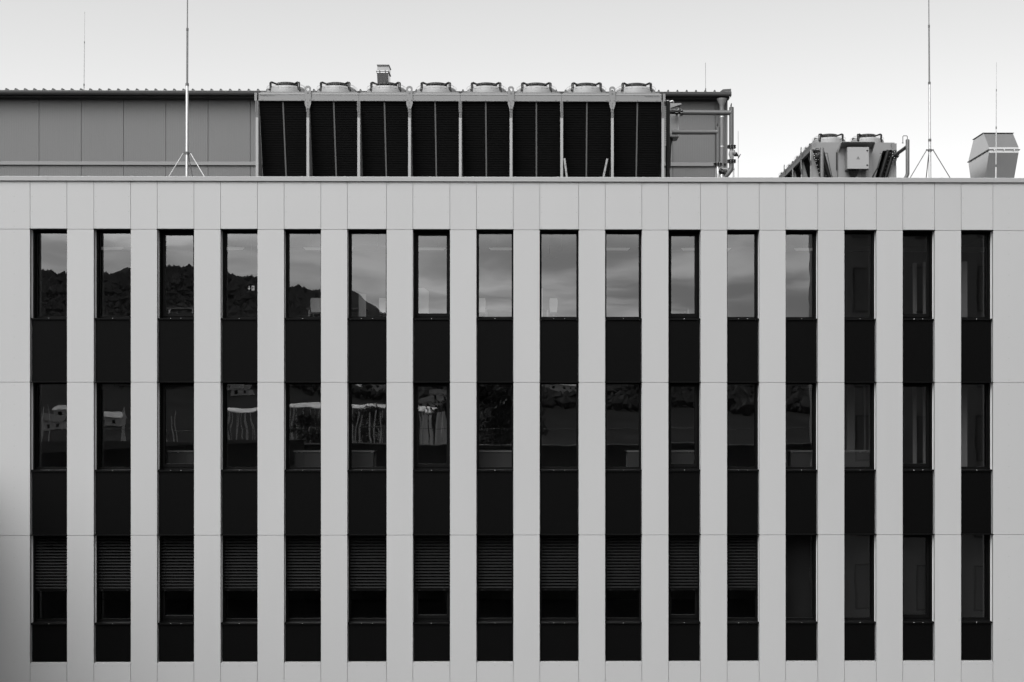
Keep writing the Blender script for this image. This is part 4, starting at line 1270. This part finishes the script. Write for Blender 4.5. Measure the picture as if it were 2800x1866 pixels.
# houses on the slope and by the shore, mirrored as small white patches
def house(px, py, d, wd, dp_, h, label):
    d = 200
    while d < 540:                       # where the line of sight meets the slope
        x, y, z = at(px, py + 6, d)
        if hill_z(x, d) >= z: break
        d += 5
    z0 = hill_z(x, d) - .3
    wd, dp_, h = wd*.62, dp_*.62, h*.62
    t = thing('house', label, 'house', (x, y, z0), 'houses mirrored in the windows')
    MB().box(x - wd/2, x + wd/2, y - dp_, y, z0 - 3, z0 + h).obj('wall', 'house_white', t)
    MB().prism([(y + .4, z0 + h), (y - dp_ - .4, z0 + h), (y - dp_/2, z0 + h + dp_*.30)], 'x', x - wd/2 - .3, x + wd/2 + .3).obj('roof', 'roof_pale' if len(label) % 3 else 'house_roof', t)
    n = max(2, int(wd/1.8))
    for fl in range(max(1, int(h/1.7))):
        for q in range(n):
            xx = x - wd/2 + wd*(q + .5)/n
            MB().box(xx - .32, xx + .32, y + .005, y + .05, z0 + fl*1.7 + .6, z0 + fl*1.7 + 1.4).obj('window', 'black_frame', t)
HS = [(975, 1071, 330, 12, 9, 6, 'white house high on the slope, mirrored in the sixth middle row window'),
      (1003, 1066, 350, 10, 9, 6, 'second white house on the slope, right of the first'),
      (1040, 1074, 320, 13, 9, 5.6, 'wide white house at right of the sixth middle row window'),
      (1520, 1085, 300, 9, 8, 5.6, 'white house mirrored in the ninth middle row window'),
      (1550, 1092, 290, 14, 9, 8.4, 'tall white house mirrored at right of the ninth middle row window'),
      (1495, 1079, 320, 10, 8, 3.0, 'low white house mirrored at left of the ninth middle row window'),
      (178, 1158, 240, 6, 6, 5.6, 'small white gabled house mirrored in the first middle row window'),
      (132, 1166, 235, 9, 7, 3.2, 'long low white house mirrored in the first middle row window'),
      (292, 1160, 250, 8, 6, 3.0, 'low white house mirrored in the second middle row window')]
HS += [(958, 1062, 370, 9, 8, 5.6, 'highest white house mirrored in the sixth middle row window'),
       (985, 1082, 300, 8, 7, 3.0, 'low pale house below the others in the sixth middle row window'),
       (1022, 1084, 310, 7, 7, 5.6, 'narrow white house in the middle of the sixth middle row window'),
       (1050, 1060, 380, 10, 8, 5.6, 'upper right white house mirrored in the sixth middle row window'),
       (1508, 1092, 280, 7, 7, 3.0, 'small pale house low in the ninth middle row window'),
       (1535, 1078, 330, 8, 8, 5.6, 'upper white house mirrored in the ninth middle row window'),
       (1568, 1080, 310, 9, 8, 5.6, 'white house at the right edge of the ninth middle row window'),
       (625, 1068, 340, 11, 8, 4.0, 'pale house mirrored at the top of the fourth middle row window'),
       (660, 1086, 300, 8, 7, 3.0, 'small pale house mirrored in the fourth middle row window'),
       (1200, 1106, 200, 7, 6, 5.6, 'white house by the shore mirrored in the seventh middle row window'),
       (1165, 1110, 205, 6, 6, 3.0, 'low white house mirrored in the seventh middle row window')]
for a in HS: house(*a)
# long white canopy roofs on posts by the shore
def shelter(px0, px1, py, d, label):
    x0, y, z = at(px0, py, d); x1 = at(px1, py, d)[0]
    zg = hill_z((x0+x1)/2, d)
    t = thing('shelter', label, 'shelter', ((x0+x1)/2, y, zg), 'white roofed shelters mirrored in the windows')
    MB().prism([(y + .2, z - .35), (y + .2, z - .22), (y - 3.5, z + .45), (y - 3.5, z + .3)], 'x', x0, x1).obj('canopy_roof', 'house_white', t)
    n = 6
    for k in range(n):
        xx = x0 + .5 + (x1 - x0 - 1)*k/(n-1)
        MB().box(xx - .05, xx + .05, y - .3, y - .2, zg - 1, z - .25).obj('post', 'house_white', t)
shelter(782, 890, 1110, 150, 'white roofed shelter mirrored in the fifth middle row window')
shelter(955, 1062, 1116, 160, 'white roofed shelter mirrored in the sixth middle row window')
shelter(1130, 1190, 1118, 155, 'white roofed shelter mirrored in the seventh middle row window')
shelter(612, 700, 1124, 165, 'dim shelter mirrored in the fourth middle row window')
# pale slender masts and birch stems
ML = [(958,1128),(968,1134),(983,1130),(1001,1138),(1017,1132),(1034,1128),(1046,1136),(1136,1130),(1142,1138),(1152,1132),(1162,1128),(1174,1130),(1190,1124),(1203,1126),(1216,1124),
      (100,1110),(112,1090),(120,1108),(135,1101),(275,1090),(330,1118),(337,1122),(345,1110),(452,1120),(470,1128),(490,1118),(612,1128),(630,1125),(655,1122),(680,1130),(695,1126),
      (790,1130),(798,1108),(806,1132),(812,1135),(870,1118),(965,1118),(975,1122),(990,1116),(997,1112),(1005,1108),(1012,1120),(1030,1104),(1042,1116),(1050,1122),(1138,1120),(1146,1126),(1155,1118),(1168,1116),(1182,1114),(1198,1112),(1208,1110),(1222,1112)]
seen = {}
NEAR = set(ML[:15])
ML.sort()
for k, (px, py) in enumerate(ML):
    wi = min(range(16), key=lambda q: abs((BAYS[q][0] + BAYS[q][1])/2 - px))
    seen[wi] = seen.get(wi, 0) + 1
    x, y, z = at(px, py, (84 if (px, py) in NEAR else 120) + (k*37 % (14 if (px, py) in NEAR else 40)))
    zg = hill_z(x, -y) - .5
    t = thing('mast', '%s pale mast from the left mirrored in the %s middle row window' % (ordinal(seen[wi]), ordinal(wi + 1)), 'mast', (x, y, zg), 'pale masts mirrored in the middle row windows')
    r = .07 + .06*((k*7 % 5)/4) + (.18 if 1150 < px < 1230 and k % 2 else 0)
    MB().tube([(x, y, zg), (x + random.uniform(-.3, .3), y, (z+zg)/2), (x + random.uniform(-.4, .4), y, z)], [r, r*.9, r*.6], 6).obj('mast_pole', 'house_white', t)
# bushes and trees on the bank
def tree_parts(t, h, cr, seed, nleaf, ls, cz=.62):
    rnd = random.Random(seed)
    MB().tube([(0, 0, -.3), (.05*h*.2, 0, h*.3), (.02*h, .02*h, h*.6), (.0, .03*h, h*.85)], [h*.028, h*.022, h*.014, h*.004], 8).obj('trunk', 'bark', t, smooth=True, local=True)
    lb = MB()
    for k in range(9):
        a = k*2.4; z0 = h*(.28 + .055*k)
        r = cr*.75*(1 - k/13)
        lb.tube([(0, 0, z0), (r*.5*math.cos(a), r*.5*math.sin(a), z0 + h*.06), (r*math.cos(a), r*math.sin(a), z0 + h*.10)], [h*.009, h*.006, h*.002], 5)
    lb.obj('limbs', 'bark', t, local=True)
    clumps = []
    for k in range(46):
        a = rnd.random()*2*math.pi; u = rnd.random()**.5; v = rnd.uniform(-1, 1)
        rr = cr*u*math.sqrt(max(.05, 1 - v*v*.85))
        clumps.append((rr*math.cos(a), rr*math.sin(a), h*cz + v*h*.36, cr*rnd.uniform(.2, .36)))
    m = MB()
    for k in range(nleaf):
        c = rnd.choice(clumps)
        p = Vector((c[0] + rnd.gauss(0, c[3]*.55), c[1] + rnd.gauss(0, c[3]*.55), c[2] + rnd.gauss(0, c[3]*.5)))
        n = Vector((rnd.gauss(0, 1), rnd.gauss(0, 1), rnd.gauss(.4, 1))).normalized()
        u = n.orthogonal().normalized(); v = n.cross(u)
        s = ls*rnd.uniform(.6, 1.3)
        m.add([p - u*s, p - v*s*.5, p + u*s, p + v*s*.5], [(0, 1, 2, 3)])
    me = bpy.data.meshes.new('crown')
    me.from_pydata(m.v, [], m.f); me.materials.append(MAT['leaf'])
    link('crown', me, t)
def tree(label, loc, h, cr, seed, nleaf=3500, ls=.16, group=None):
    t = thing('leafy_tree', label, 'tree', loc, group)
    BASE[t.name] = (0, 0, 0)
    tree_parts(t, h, cr, seed, nleaf, ls)
    return t
t1 = None
for k, (px, py, d, h, lab) in enumerate([(1350, 1050, 110, 9, 'broad dark tree mirrored across the eighth middle row window'), (1228, 1120, 118, 6, 'dark tree mirrored at right of the seventh middle row window'),
                                     (1015, 1135, 112, 4.2, 'dark bush mirrored low in the sixth middle row window'), (1420, 1090, 108, 7, 'dark tree mirrored between the eighth and ninth middle row windows'),
                                     (840, 1150, 105, 4.2, 'low bush mirrored in the fifth middle row window'), (1160, 1160, 104, 3.6, 'low bush mirrored in the seventh middle row window')]):
    x, y, z = at(px, py, d)
    if t1 is None:
        t1 = tree(lab, (x, y, z - h), h, h*.42, 21, 4000, .24, 'trees mirrored in the middle row windows'); hb_ = h
        c = t1
    else:
        c = copy_tree(t1); c['label'] = lab; c.location = (x, y, z - h); c.scale = (h/hb_*1.1,)*3; c.rotation_euler = (0, 0, k*1.3)
